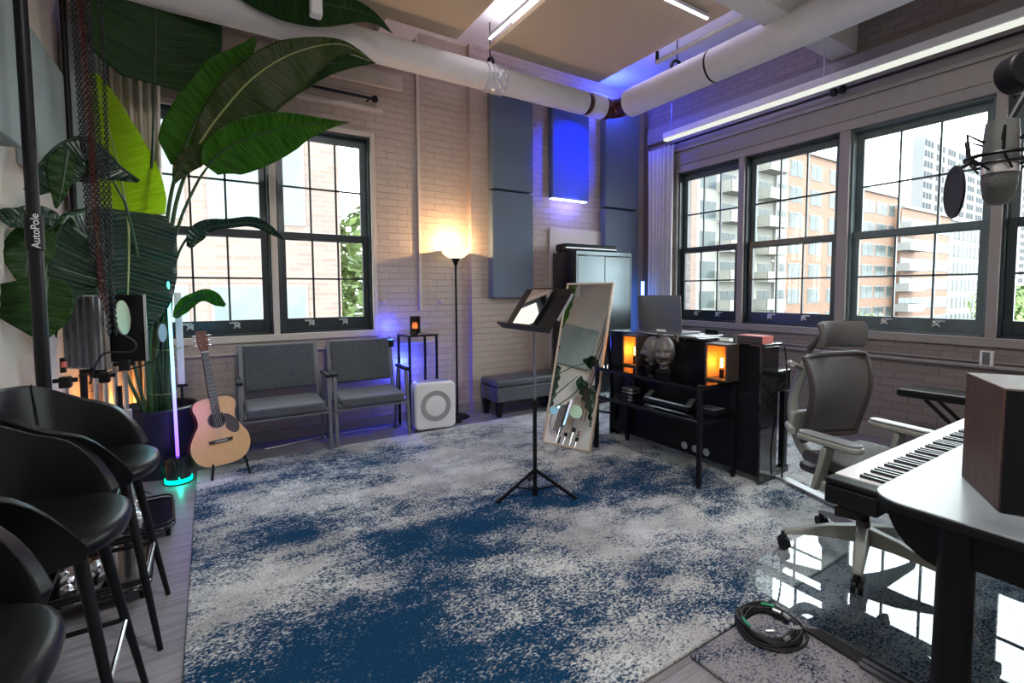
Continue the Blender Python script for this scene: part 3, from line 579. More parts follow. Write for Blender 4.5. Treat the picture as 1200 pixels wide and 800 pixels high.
for s in (-1, 1):
    top = tx*(s*hw*.8)+upv*1.15+nrm*(-.03); foot = nh*.62+tx*(s*hw*.8); MB().bar(top, foot, .02).build('prop_leg', 'black_metal', mi)
MB().bar(nh*.565+tx*(-hw*.8)+Vector((0, 0, .2)), nh*.565+tx*(hw*.8)+Vector((0, 0, .2)), .015).build('prop_brace', 'black_metal', mi)

# ------------------------------------------------------------------ music stand + tablet
ms = thing('music_stand', 'black music stand with tripod base in the middle of the rug', 'music stand', (1.744, 2.543, .018))
MB().cyl((0, 0, .03), (0, 0, .62), .0135, n=14).build('lower_tube', 'black_metal', ms); MB().cyl((0, 0, .60), (0, 0, 1.09), .0085, n=12).build('upper_tube', 'grey_steel', ms)
MB().cyl((0, 0, .59), (0, 0, .63), .018, n=14).build('collar', 'black_metal', ms)
for ang in (172, -45, 65):
    a = R(ang); e = Vector((math.cos(a)*.26, math.sin(a)*.26, .006)); l = MB().bar((0, 0, .17), e, .012, .018).build('leg', 'black_metal', ms); MB().bar(e*.55+Vector((0, 0, .075)), (0, 0, .035), .006, .01).build('strut', 'black_metal', l)
    MB().box(e, (.03, .022, .012), Euler((0, 0, a))).build('foot', 'dark_plastic', l)
MB().lathe([(0, 0), (.018, 0), (.02, .04), (.016, .06), (0, .06)], (0, 0, 0.0), 14).build('hub', 'black_metal', ms)
DT = Matrix.Rotation(R(36), 3, 'Y')   # desk leans back towards +x
dk = bpy.data.objects.new('desk', None); C.objects.link(dk); dk.parent = ms; dk.location = (0, .11, 1.075); dk.rotation_euler = (0, R(36), 0)
MB().bx(-.004, .0, -.27, .27, 0, .33).bx(-.006, .004, -.27, .27, .27, .275).build('back_plate', 'black_metal', dk)
MB().bx(-.06, 0, -.285, .285, -.004, .0).bx(-.062, -.058, -.285, .285, 0, .01).build('lip', 'black_metal', dk)
MB().bx(-.0, .02, -.27, -.262, .1, .3).build('clip', 'silver', dk)
tb = thing('tablet', 'tablet with a lit screen resting on the music stand', 'tablet', (1.744-.012, 2.69, 1.10)); tb.rotation_euler = (0, R(36), 0)
MB().prism(rrect(.26, .33, .012), .008, (-.006, 0, .165), Matrix(((0, 0, 1), (1, 0, 0), (0, 1, 0)))).build('casing', 'dark_plastic', tb); MB().prism(rrect(.235, .30, .004), .002, (-.009, 0, .165), Matrix(((0, 0, 1), (1, 0, 0), (0, 1, 0)))).build('screen', 'mirror_glass', tb)

# ------------------------------------------------------------------ digital piano, glass console table and things on them
pn = thing('upright_piano', 'glossy black upright piano seen from its back under the right windows', 'piano', (3.12, 2.57, .018))
MB().bx(0, .20, -.72, .72, .05, .945).build('case', 'black_paint', pn, bevel=.004)
MB().bx(-.012, .24, -.735, .735, .945, .965).build('lid', 'black_gloss', pn, bevel=.005)
MB().bx(-.006, .20, -.735, -.715, 0, .945).build('side_panel', 'black_gloss', pn, bevel=.003); MB().bx(-.006, .20, .715, .735, 0, .945).build('side_panel', 'black_gloss', pn, bevel=.003)
MB().bx(.20, .43, -.70, .70, .60, .76).build('key_bed', 'black_gloss', pn, bevel=.01)
MB().bx(.20, .24, -.66, .66, .765, .78).build('key_cover', 'black_gloss', pn)
for s in (-1, 1): MB().bx(.355, .405, s*.68-.02, s*.68+.02, 0, .60).build('leg', 'black_gloss', pn, bevel=.003)
for s in (-1, 1): MB().bx(.18, .42, s*.68-.025, s*.68+.025, 0, .05).build('toe_block', 'black_gloss', pn, bevel=.003)
MB().bx(-.004, .002, -.66, .66, .10, .13).bx(-.006, 0, -.66, .66, .60, .615).build('back_rail', 'dark_plastic', pn)
for yy in (-.115, -.215, -.315): MB().lathe([(.012, -.003), (.028, -.003), (.028, .002), (.012, .002)], (-.004, yy, .11), 18, Matrix(((0, 0, 1), (0, 1, 0), (-1, 0, 0)))).build('cable_port', 'latch_metal', pn)
gt = thing('console_table', 'black framed console table with two glass shelves behind the piano', 'table', (2.92, 2.54, .018))
for x, y in ((-.19, -.51), (.19, -.51), (-.19, .51), (.17, .51)):
    MB().bx(x-.014, x+.014, y-.014, y+.014, .015, .70).build('leg', 'black_metal', gt, bevel=.002); MB().lathe([(0, 0), (.018, 0), (.018, .008), (.01, .016), (0, .016)], (x, y, 0), 12).build('foot', 'dark_plastic', gt)
for z in (.685, .45):
    b = MB()
    for s in (-1, 1): b.bx(-.19, .19, s*.51-.01, s*.51+.01, z-.022, z); b.bx(s*.19-.01, s*.19+.01, -.51, .51, z-.022, z)
    b.build('rail', 'black_metal', gt); MB().bx(-.20, .20, -.525, .525, z, z+.009).build('glass_shelf', 'table_glass', gt, smooth=False)
TZ = .018+.695; SZ = .018+.46
def box_lamp(ya, yb, lab):
    t = thing('box_lamp', lab, 'lamp', (3.04, (ya+yb)/2, TZ), 0, 'open wooden box lamps on the console table'); w = abs(yb-ya)/2; h = .262; d = .07
    b = MB(); b.bx(-d, d, -w, w, 0, .014); b.bx(-d, d, -w, w, h-.014, h); b.bx(-d, d, -w, -w+.014, .014, h-.014); b.bx(-d, d, w-.014, w, .014, h-.014); b.bx(d-.01, d, -w+.014, w-.014, .014, h-.014)
    b.build('box', 'box_wood', t, bevel=.002)
    b = MB(); b.bx(-d+.01, d-.011, -w+.0141, -w+.016, .0145, h-.0145); b.bx(-d+.01, d-.011, w-.016, w-.0141, .0145, h-.0145); b.bx(d-.013, d-.0105, -w+.016, w-.016, .0145, h-.0145); b.build('lining', 'orange_wood', t)
    MB().cyl((0, 0, .015), (0, 0, .075), .016).build('socket', 'black_paint', t)
    MB().lathe([(.012, .075), (.021, .10), (.024, .13), (.018, .165), (0, .18)], n=18).build('bulb', 'clear_glass', t)
    b = MB()
    for k in range(4): a = k*math.pi/2; b.cyl((.007*math.cos(a), .007*math.sin(a), .09), (.007*math.cos(a), .007*math.sin(a), .155), .0025, n=6)
    b.build('filament', 'filament', t)
    light('POINT', 'bulb_light', (3.04-.02, (ya+yb)/2, TZ+.13), 1.5, (1, .36, .05), .004)
yb1 = atX(729, 410, 2.97).y; yb2 = atX(746, 410, 2.97).y; box_lamp(yb1, yb2, 'wooden box lamp with glowing bulb left of the mask heads')
yb1 = atX(826, 420, 2.97).y; yb2 = atX(852, 420, 2.97).y; box_lamp(yb1, yb2, 'wooden box lamp with glowing bulb at the right end of the glass table')
# theatre mask heads
def mask_head(y, rz, smile, lab, sc=1., x=3.0):
    t = thing('mask_sculpture', lab, 'sculpture', (x, y, TZ), rz, 'mask sculptures on the console table')
    b = MB(); NU, NV = 36, 30; hh = .10*sc; bw = .066*sc
    def g(dy, dz, sy, sz): return math.exp(-(dy/sy)**2-(dz/sz)**2)
    for j in range(NV+1):
        ph = -math.pi/2+math.pi*j/NV
        for i in range(NU):
            th = 2*math.pi*i/NU; cz = math.sin(ph); rr = math.cos(ph)*(1.0 if cz > 0 else 1-.22*cz*cz)
            p = Vector((-.068*sc*rr*math.cos(th), bw*rr*math.sin(th), hh*cz)); fy, fz = p.y/bw, cz
            if p.x < 0:
                k = .011*g(fy, fz+.12, .17, .24)+.008*g(fy, fz+.26, .22, .10)+.007*(g(abs(fy)-.5, fz+.2, .25, .22))+.006*g(abs(fy)-.38, fz-.22, .3, .08)
                k -= .016*g(abs(fy)-.38, fz-.05, .18, .10); mz = fz+.52-(.30*fy*fy if smile else -.30*fy*fy); k -= .020*math.exp(-(mz/.085)**2-(fy/.42)**4); k += .006*math.exp(-((mz+.14)/.06)**2-(fy/.4)**4)
                k += .008*g(fy, fz+.82, .3, .14)
                p.x -= k*sc*1.7
            p += Vector((0, 0, hh+.045)); b.v.append(tuple(p))
    b.f = [(j*NU+i, j*NU+(i+1) % NU, (j+1)*NU+(i+1) % NU, (j+1)*NU+i) for j in range(NV) for i in range(NU)]
    b.build('face', 'mask_plaster', t, ang=180)
    MB().lathe([(.028*sc, .035), (.03*sc, .06*sc)], n=20).build('neck', 'mask_plaster', t); MB().bx(-.05, .05, -.055, .055, 0, .037).build('plinth', 'black_paint', t, bevel=.004)
mask_head(atX(765, 410, 3.0).y, R(-38), False, 'grey sad faced mask sculpture turned aside, left of the laughing one', 1.12, 3.0)
mask_head(atX(782, 410, 2.96).y, R(30), True, 'grey laughing mask sculpture facing the room on the glass table', 1.18, 2.93)
fr = thing('dried_flower_bunch', 'dark dried flower bunch above the mask sculptures', 'decoration', (3.03, 2.56, TZ)); b = MB()
rr = random.Random(3)
for k in range(26):
    a = rr.random()*6.28; e = Vector((.05*math.cos(a)*rr.random(), .09*math.sin(a), .235+.05*rr.random())); b.tube([(0, 0, 0), e*.5+Vector((0, 0, .05)), e], .0022, 5)
    b.lathe([(0, -.012), (.012, 0), (.007, .01), (0, .014)], e, 7)
b.build('stems', 'box_wood', fr)
# shelf items
dv = thing('electronic_device', 'small silver stacked device on the lower glass shelf', 'device', (2.98, 2.90, SZ)); MB().bx(-.05, .05, -.06, .06, .006, .026).bx(-.05, .05, -.06, .06, .034, .054).build('tier', 'silver', dv, bevel=.003); MB().bx(-.045, .045, -.055, .055, 0, .05).build('core', 'black_paint', dv)
dv = thing('guitar_pedal_board', 'black tray with two silver levers on the lower glass shelf', 'device', (2.96, 2.46, SZ)); MB().bx(-.08, .08, -.22, .22, 0, .022).build('tray', 'dark_plastic', dv, bevel=.004); MB().bx(-.07, -.06, -.2, .2, .022, .034).build('rail', 'silver', dv)
for y in (.19, -.20): MB().box((-.03, y, .05), (.10, .045, .012), Euler((0, R(-25), R(12)))).build('lever', 'silver', dv, bevel=.004)
dv = thing('card_box', 'small dark box at the right end of the lower glass shelf', 'box', (2.98, 2.12, SZ)); MB().bx(-.06, .06, -.07, .07, 0, .035).build('carton', 'dark_plastic', dv, bevel=.002); MB().bx(-.06, .06, -.07, .07, .035, .038).build('lid', 'grey_steel', dv)
dv = thing('picture_frame', 'small dark square frame at the left end of the console table', 'frame', (3.06, 2.99, SZ)); MB().bx(-.01, .0, -.05, .05, 0, .11).build('frame', 'box_wood', dv, bevel=.002); MB().bx(-.012, -.009, -.04, .04, .01, .10).build('picture', 'dark_plastic', dv)
# piano top: laptop on tray, red box
PT = .983
ty = atX(748, 387, 3.17).y; ty2 = atX(798, 389, 3.17).y
lt = thing('laptop', 'grey laptop open on the piano top, its lid towards the room', 'laptop', (3.17, (ty+ty2)/2, PT+.012)); w = (ty-ty2)/2
MB().box((0, 0, .16), (.012, 2*w, .31), Euler((0, R(-4), 0))).build('lid', 'laptop_grey', lt, bevel=.008); MB().bx(.0, .25, -w, w, 0, .014).build('keyboard_base', 'grey_steel', lt, bevel=.004); MB().bx(-.014, .0, -w*.35, w*.05, .012, .03).build('hinge', 'white_plastic', lt)
tr = thing('laptop_tray', 'flat silver tray under the laptop on the piano top', 'tray', (3.24, (ty+ty2)/2-.06, PT)); MB().bx(-.11, .22, -w-.12, w+.06, 0, .010).build('plate', 'silver', tr, bevel=.003); MB().bx(.18, .2, -w-.1, -w+.02, .01, .05).build('tab', 'black_paint', tr)
rbx = thing('red_topped_box', 'small red and black box lying on the right end of the piano', 'box', (3.20, 1.93, PT)); MB().bx(-.07, .05, -.085, .10, 0, .05).build('carton', 'chair_dark', rbx, bevel=.003); MB().bx(-.071, .051, -.09, -.083, .001, .049).bx(-.07, .05, -.085, .10, .05, .052).build('red_face', 'red_card', rbx)
# cable along piano side, metal floor strip
o = MB().tube(spline([(3.36, 1.82, .96), (3.375, 1.81, .8), (3.36, 1.80, .5), (3.33, 1.79, .2), (3.33, 1.80, .02)]), .006, 8).build('hanging_cable', 'cable_black'); tag(o, 'black cable hanging down the right side of the piano', 'cable')
o = MB().bar((3.36, 1.84, .028), (3.20, 1.36, .028), .07, .02).build('cable_duct', 'silver', bevel=.004); tag(o, 'flat metal cable duct on the rug behind the office chair', 'cable duct')

# ------------------------------------------------------------------ office chair
oc = thing('office_chair', 'grey mesh office chair with headrest on a five star wheeled base', 'office chair', (2.65, 1.03, .026), R(-10))
b = MB(); b.cyl((0, 0, .08), (0, 0, .2), .03, n=18); b.build('hub', 'chair_dark', oc)
for k in range(5):
    a = R(-79+72*k); e = Vector((math.cos(a)*.34, math.sin(a)*.34, .085)); t = Vector((-math.sin(a), math.cos(a), 0)); s = Vector((math.cos(a), math.sin(a), 0))*.02
    leg = MB(); vv = []
    for f_, w_, zt, zb in ((0, .034, .175, .095), (.4, .03, .155, .10), (.8, .024, .115, .088), (1., .02, .095, .075)):
        p = s*(1-f_)+Vector((e.x, e.y, 0))*f_
        vv += [p-t*w_+Vector((0, 0, zb)), p+t*w_+Vector((0, 0, zb)), p+t*w_*.7+Vector((0, 0, zt)), p-t*w_*.7+Vector((0, 0, zt))]
    leg.add(vv, [(0, 1, 2, 3)[::-1], (12, 13, 14, 15)]+[(4*i+j, 4*i+(j+1) % 4, 4*i+4+(j+1) % 4, 4*i+4+j) for i in range(3) for j in range(4)])
    lo = leg.build('base_leg', 'chair_grey', oc, bevel=.006)
    c = MB(); 
    for q in (-.014, .014): c.cyl(e+t*(q-.009)+Vector((0, 0, -.056)), e+t*(q+.009)+Vector((0, 0, -.056)), .029, n=18)
    c.bar(e+Vector((0, 0, -.05)), e+Vector((0, 0, 0)), .02); c.build('caster', 'dark_plastic', lo)
MB().cyl((0, 0, .19), (0, 0, .25), .026, n=16).build('sleeve', 'dark_plastic', oc); MB().cyl((0, 0, .24), (0, 0, .40), .014, n=14).build('gas_lift', 'chrome', oc)
MB().bx(-.10, .10, -.12, .14, .375, .42).bx(.08, .19, -.03, -.0, .36, .375).build('mechanism', 'chair_dark', oc, bevel=.01)
# seat: curved cushion, front towards -y
b = MB(); NU, NV = 14, 14
for j in range(NV+1):
    v = j/NV; 
    for i in range(NU+1):
        u = i/NU*2-1; wv = .245*(1-.10*abs(2*v-1)**3); b.v.append((u*wv, .17-.48*v, .475+.018*u*u-.03*max(0, v-.8)*5*max(0, v-.8)*5+.012*math.cos(v*3)))
b.f = [(j*(NU+1)+i, j*(NU+1)+i+1, (j+1)*(NU+1)+i+1, (j+1)*(NU+1)+i) for j in range(NV) for i in range(NU)]
b.build('seat', 'mesh_grey', oc, solid=.05, bevel=.015)
MB().prism(rrect(.44, .46, .08), .03, (0, -.01, .42)).build('seat_pan', 'chair_dark', oc, bevel=.01)
def sheet(w0, w1, z0, z1, yf, curve, n=18, m=14):
    b = MB()
    for j in range(m+1):
        v = j/m; w = w0+(w1-w0)*v
        for i in range(n+1): u = i/n*2-1; b.v.append((u*w, yf(v)-curve*u*u, z0+(z1-z0)*v))
    b.f = [(j*(n+1)+i, j*(n+1)+i+1, (j+1)*(n+1)+i+1, (j+1)*(n+1)+i) for j in range(m) for i in range(n)]; return b
yf = lambda v: .185+.05*math.sin(v*math.pi*1.1+2.2)+.05*v
sheet(.20, .228, .565, .985, yf, .045).build('back_mesh', 'mesh_grey', oc, solid=.012, ang=180)
pts = []
for s in (-1, 1):
    pts.append([Vector((s*(.20+.028*v), yf(v)-.045, .565+.42*v)) for v in [k/10 for k in range(11)]])
loop = pts[0]+[Vector((x*.228, yf(1)-.045*x*x, .99)) for x in (-.8, -.4, 0, .4, .8)]+pts[1][::-1]+[Vector((x*.20, yf(0)-.045*x*x, .56)) for x in (.8, .4, 0, -.4, -.8)]
MB().tube(loop, .014, 8, closed=True).build('back_frame', 'chair_dark', oc)
hb = MB()
for j in range(9):
    v = j/8; ph = (v-.5)*1.9
    for i in range(15): u = i/14*2-1; hb.v.append((u*.165, .16-.05*math.cos(ph)+.085*(1-u*u), 1.095+.078*math.sin(ph)))
hb.f = [(j*15+i, j*15+i+1, (j+1)*15+i+1, (j+1)*15+i) for j in range(8) for i in range(14)]
hb.build('headrest', 'mesh_grey', oc, solid=.028, bevel=.008, ang=180)
MB().tube([(0, .30, .94), (0, .30, 1.01), (0, .24, 1.08)], .016, 10).build('headrest_stem', 'chair_dark', oc)
MB().tube(spline([(0, .12, .40), (0, .28, .42), (0, .37, .54), (0, .39, .72), (0, .31, .95)]), [.028]*33, 10).build('spine', 'chair_grey', oc)
for s in (-1, 1):
    MB().tube(spline([(0, .37, .58), (s*.1, .34, .60), (s*.20, .24, .60)]), .018, 8).build('support_arm', 'chair_grey', oc); MB().tube(spline([(s*.02, .33, .90), (s*.14, .31, .94), (s*.235, .22, .95)]), .014, 8).build('support_arm', 'chair_grey', oc)
MB().box((0, .31, .62), (.26, .03, .12), Euler((R(8), 0, 0))).build('lumbar_pad', 'chair_grey', oc, bevel=.012)
for s in (-1, 1):
    x = s*.268
    MB().bar((s*.20, .03, .40), (x, .03, .40), .03, .05).bar((x, .05, .385), (x, .0, .60), .026, .07, (1, 0, 0)).build('arm_post', 'chair_grey', oc, bevel=.008)
    ar = MB(); ar.v = []
    pr_ = [(-.17, .603), (-.12, .628), (0, .64), (.12, .645)]
    ar.prism(rrect(.075, .30, .034), .028, (x, .0, .605)).build('armrest', 'chair_grey', oc, bevel=.008); MB().prism(rrect(.068, .288, .032), .012, (x, 0, .633)).build('arm_pad', 'silver_pad', oc, bevel=.005)

# ------------------------------------------------------------------ desk, keyboard, speaker
dsk = thing('studio_desk', 'white topped desk with black rim and column leg at the right edge', 'desk', (2.3, .2, 0))
out = [(1.69-2.3, -.6-.2)]
for k in range(7): a = R(180-90*k/6); out.append((1.69+.10+.10*math.cos(a)-2.3, .555+.10*math.sin(a)-.2))
out += [(2.6-2.3, .655-.2), (3.3-2.3, .655-.2), (3.3-2.3, -.6-.2)]
MB().prism(out, .006, (0, 0, .714)).build('desktop', 'desk_white', dsk, bevel=.002); MB().prism(out, .026, (0, 0, .688)).build('rim', 'dark_plastic', dsk, bevel=.005)
MB().bx(1.76-2.3, 1.79-2.3, -.55-.2, .43-.2, .565, .688).build('apron', 'black_paint', dsk, bevel=.01)
MB().lathe([(.046, 0), (.042, .688)], (1.775-2.3, .455-.2, 0), 24).build('leg', 'black_paint', dsk); MB().lathe([(.04, 0.0), (.04, .688)], (3.15-2.3, .43-.2, .0), 20).build('leg', 'black_paint', dsk)
b = MB(); pl = [(0, 0)]+[(.16*math.cos(R(a)), .16*math.sin(R(a))) for a in range(270, 361, 10)]
b.prism(pl, .02, (1.78-2.3, .47-.2, .687), Matrix(((0, 0, 1), (1, 0, 0), (0, 1, 0)))); b.build('gusset', 'black_paint', dsk)
kb = thing('stage_piano', 'long black stage piano with white keys along the desk, facing the office chair', 'keyboard', (2.5, .74, .0))
MB().bx(-.705, .84, -.082, .082, .605, .675).build('case', 'dark_plastic', kb, bevel=.01); MB().bx(-.705, -.645, -.082, .082, .675, .695).build('end_block', 'dark_plastic', kb, bevel=.006)
nk = 52; x0 = -.64; kw = 1.45/nk
for i in range(nk):
    if i == 0: k0 = MB().bx(0, kw-.0022, -.078, .076, .676, .697).build('white_key', 'key_white', kb, bevel=.001, loc=(x0, 0, 0))
    else: k = k0.copy(); k.location.x = x0+kw*i; C.objects.link(k)
first = None
for i in range(nk-1):
    if (i % 7) in (0, 1, 3, 4, 5):
        x = x0+kw*(i+1)
        if not first: first = MB().bx(-.006, .006, -.080, .008, .697, .708).build('black_key', 'key_black', kb, bevel=.0015, loc=(x, 0, 0))
        else: k = first.copy(); k.location.x = x; C.objects.link(k)
for x, y in ((-.66, .02), (-.50, -.05)): MB().box((x, y, .575), (.03, .08, .035), Euler((0, R(25), R(20)))).build('clamp', 'black_metal', kb, bevel=.004)
MB().bx(-.66, .75, -.03, .0, .58, .605).build('support_rail', 'black_metal', kb)
U = Vector((2.112-1.855, .538-.391, 0)).normalized(); V = Vector((U.y, -U.x, 0)); A_ = Vector((1.855, .391, .7205)); 
spk = thing('studio_monitor', 'dark walnut studio speaker box standing on the white desk', 'speaker', A_+U*.15+V*.13, math.atan2(U.y, U.x))
hgt = 1.073-.7205
MB().bx(-.15, .15, -.12, .13, 0, hgt).build('cabinet', 'walnut', spk, bevel=.003)
MB().bx(-.158, -.1495, -.118, .128, .003, hgt-.003).build('front_grille', 'black_paint', spk, bevel=.002)
# desk mic on boom in upper right
mc0 = atD(1172, 190, 1.1)
mc = thing('studio_microphone', 'large silver studio microphone hanging upside down in a shock mount', 'microphone', mc0)
MB().lathe([(0, .092), (.028, .090), (.0305, .06), (.032, -.005), (.031, -.012), (0, -.012)], n=28).build('body', 'mic_grey', mc)
MB().lathe([(.0315, -.012), (.031, -.05), (.027, -.078), (.017, -.094), (0, -.098)], n=28).build('head_grille', 'mic_grille', mc); MB().lathe([(.0325, -.026), (.0325, -.008)], n=28).build('collar_ring', 'silver', mc)
b = MB(); b.tube([(.060*math.cos(a), .060*math.sin(a), .012) for a in [2*math.pi*k/28 for k in range(28)]], .0045, 6, closed=True); b.tube([(.044*math.cos(a), .044*math.sin(a), -.004) for a in [2*math.pi*k/28 for k in range(28)]], .003, 6, closed=True)
for k in range(6):
    a = 2*math.pi*k/6+.3; c_, s_ = math.cos(a), math.sin(a); b.tube([(.060*c_, .060*s_, .012), (.068*c_, .068*s_, .065), (.033*c_, .033*s_, .045)], .003, 5); b.tube([(.060*c_, .060*s_, .012), (.036*math.cos(a+.5), .036*math.sin(a+.5), -.02)], .0025, 5)
b.build('shock_mount', 'black_metal', mc)
armend = atD(1230, 60, 1.15)-mc0
MB().tube([(.06, .02, .06), tuple(Vector((.06, .02, .06))*.5+armend*.5), tuple(armend)], .007, 8).build('mount_arm', 'black_metal', mc)
pf = thing('pop_filter', 'round black pop filter in front of the hanging microphone', 'pop filter', atD(1118, 225, 1.08)); nf = (Vector((-.62, -.45, -.05))-Vector((.0, .45, 0))*0).normalized()
rgt = r_.copy(); nv = (-FW*.42+rgt*.9).normalized(); q = nv.to_track_quat('Z', 'Y').to_matrix()
MB().lathe([(0, -.002), (.054, -.002), (.054, .002), (0, .002)], n=36, M=q).build('screen', 'dark_plastic', pf); MB().tube([q@Vector((.055*math.cos(a), .055*math.sin(a), 0)) for a in [2*math.pi*k/36 for k in range(36)]], .003, 6, closed=True).build('hoop', 'black_metal', pf)
g = mc0+Vector((-.05, .03, .0))-pf.location; MB().tube(spline([Vector((.01, 0, .052)), Vector((.03, -.01, .06)), g*.7+Vector((0, 0, .02)), g]), .004, 8).build('gooseneck', 'black_metal', pf)
bm_ = thing('boom_arm', 'black end of a boom arm at the upper right edge', 'microphone arm', atD(1198, 84, 1.25)); MB().cyl(-FW*.02, FW*.03, .05, n=28).build('counterweight', 'black_paint', bm_, bevel=.006); MB().cyl((0, 0, 0), r_*.35+Vector((0, 0, .08)), .011).build('arm_tube', 'black_metal', bm_)
MB().cyl(FW*.0, FW*.0+r_*(-.03)+Vector((0, 0, .0)), .012).build('pivot', 'black_metal', bm_)
# thermostat style box on right wall
o = thing('wall_sensor', 'small white and grey box on the right wall under the windows', 'sensor', (XR, 1.18, .78)); MB().bx(-.04, -.0, -.04, .04, -.03, .09).build('casing', 'white_plastic', o, bevel=.006); MB().bx(-.043, -.038, -.022, .022, -.02, .08).build('face', 'grey_steel', o)
# keyboard bench with crossed legs
E1 = atZ(1049, 455, .60); E2 = atZ(1132, 466, .60); dr = (E2-E1); Lb = .85; dr.normalize(); pp = Vector((-dr.y, dr.x, 0)); pp = pp if pp.x > 0 else -pp
kb2 = thing('piano_bench', 'black padded bench on crossed legs against the right wall', 'bench', E1+dr*Lb/2+pp*.16-Vector((0, 0, .6)), math.atan2(dr.y, dr.x))
MB().box((0, 0, .57), (Lb, .30, .06)).build('padded_seat', 'black_leather', kb2, bevel=.022, seg=3)
for s in (-1, 1): MB().bar((-.26, s*.1, .54), (.26, s*.1, .02), .022).build('leg', 'black_metal', kb2); MB().bar((.26, s*.08, .54), (-.26, s*.08, .02), .022).build('leg', 'black_metal', kb2)
for x in (-.26, .26): MB().bar((x, -.14, .012), (x, .14, .012), .024).build('foot', 'dark_plastic', kb2)
# cable coil and flat cables
cc = thing('cable_coil', 'coiled black audio cable with silver plugs on the grey rug', 'cable', (1.81, 1.01, .018)); rr = random.Random(5); b = MB()
for k in range(11):
    r0 = .082+.012*rr.random()+.0032*k; z = .008+.0045*(k % 5); ph = rr.random()*6; ox, oy = (rr.random()-.5)*.014, (rr.random()-.5)*.014
    b.tube([(ox+r0*math.cos(a)*(1+.05*math.sin(2*a+ph)), oy+r0*math.sin(a)*(1+.05*math.cos(3*a+ph)), z+.004*math.sin(3*a+ph)) for a in [2*math.pi*j/40 for j in range(40)]], .0052, 6, closed=True)
b.build('windings', 'cable_black', cc)
for a_ in (140, 20): MB().tube([(.1*math.cos(a), .1*math.sin(a), .036) for a in [R(a_+4*k) for k in range(8)]], .005, 6).build('green_tape', 'cable_green', cc)
for a, e in ((200, .075), (235, .11), (285, .08), (330, .085), (0, .08)):
    a = R(a); p = Vector((e*math.cos(a), e*math.sin(a), .034)); MB().cyl(p, p+Vector((.03*math.cos(a+2), .03*math.sin(a+2), .004)), .0075, n=12).build('plug', 'silver', cc)
MB().box((.035, -.075, .036), (.05, .02, .006), Euler((0, 0, R(-35)))).build('label_tag', 'light_grey_plastic', cc)
fc = thing('floor_cables', 'bundle of flat black cables with silver sleeves along the mat edge', 'cable', (1.93, .85, .018)); 
for k in range(5):
    y = -.0; p0 = Vector((-.02+.01*k, .07-.01*k, .008)); b = MB(); b.tube(spline([p0+Vector((-.03, .02, 0)), p0, Vector((.0+.012*k-.03, -.15, .008)), Vector((-.04+.014*k, -.5, .008)), Vector((-.05+.014*k, -.9, .008))]), .0055, 8); b.build('cable', 'cable_black', fc)
    if k in (0, 2): MB().tube([(-.04+.014*k, -.12, .012), (-.045+.014*k, -.55, .012)], .008, 8).build('sleeve', 'grey_steel', fc)

# ------------------------------------------------------------------ guitar on stand
def gout():
    half = [(0, -.245), (.09, -.24), (.155, -.205), (.190, -.14), (.192, -.07), (.165, -.005), (.132, .05), (.122, .09), (.128, .14), (.140, .175), (.135, .215), (.105, .243), (.055, .252), (0, .253)]
    R_ = spline([(x, y, 0) for x, y in half], 4); r = [(p.x, p.y) for p in R_]; return r+[(-x, y) for x, y in r[::-1][1:-1]]
gb = Vector((.05, 4.09, .092)); gtop = Vector((-.065, 4.36, 1.03)); gu = (gtop-gb).normalized(); gx = Vector((1, .28, 0)); gx = (gx-gu*gx.dot(gu)).normalized(); gn = gx.cross(gu).normalized()
if gn.y > 0: gn = -gn
GM = Matrix((gx, gu, gn)).transposed()
gr = thing('acoustic_guitar', 'acoustic guitar with spruce top and dark pickguard on a floor stand', 'guitar', gb+gu*.245)
GS = (gtop-gb).length/1.02
q = MB().prism(gout(), .094, (0, 0, 0), GM, z0=-.1); q.build('body', 'rosewood', gr, bevel=.004); MB().prism(gout(), .004, (0, 0, 0), GM, z0=-.006).build('soundboard', 'spruce', gr)
G = lambda x, y, z=0: GM @ Vector((x, y, z))
MB().lathe([(0, .0), (.050, .0), (.050, .001), (0, .001)], G(0, .085, -.001), 32, GM).build('sound_hole', 'key_black', gr); MB().lathe([(.052, 0), (.062, 0), (.062, .0012), (.052, .0012)], G(0, .085, -.0015), 32, GM).build('rosette', 'chair_dark', gr)
pg = [(.045, .02), (.075, -.02), (.11, -.035), (.135, -.01), (.135, .04), (.11, .085), (.075, .115), (.035, .12), (.053, .09), (.055, .055)]
MB().prism([(p.x, p.y) for p in spline([(x, y, 0) for x, y in pg+pg[:1]], 3)[:-1]], .0015, (0, 0, 0), GM, z0=-.001).build('pickguard', 'chair_dark', gr)
MB().prism([(-.075, -.085), (.075, -.085), (.08, -.06), (-.08, -.06)], .008, (0, 0, 0), GM, z0=-.001).build('bridge', 'fretboard', gr); MB().prism([(-.04, -.076), (.04, -.076), (.04, -.072), (-.04, -.072)], .004, (0, 0, 0), GM, z0=.007).build('bridge_pins', 'white_plastic', gr)
MB().prism([(-.028, .14), (.028, .14), (.022, .60), (-.022, .60)], .008, (0, 0, 0), GM, z0=-.0).build('fingerboard', 'fretboard', gr); MB().prism([(-.026, .25), (.026, .25), (.022, .60), (-.022, .60)], .02, (0, 0, 0), GM, z0=-.021).build('neck', 'rosewood', gr)
b = MB()
for k in range(1, 15): y = .60-.46*(1-2**(-k/12))*1.65; b.prism([(-.025, y), (.025, y), (.025, y+.0012), (-.025, y+.0012)], .0006, (0, 0, 0), GM, z0=.008)
b.build('frets', 'latch_metal', gr)
MB().prism([(-.022, .60), (.022, .60), (.022, .606), (-.022, .606)], .010, (0, 0, 0), GM, z0=0).build('nut', 'white_plastic', gr)
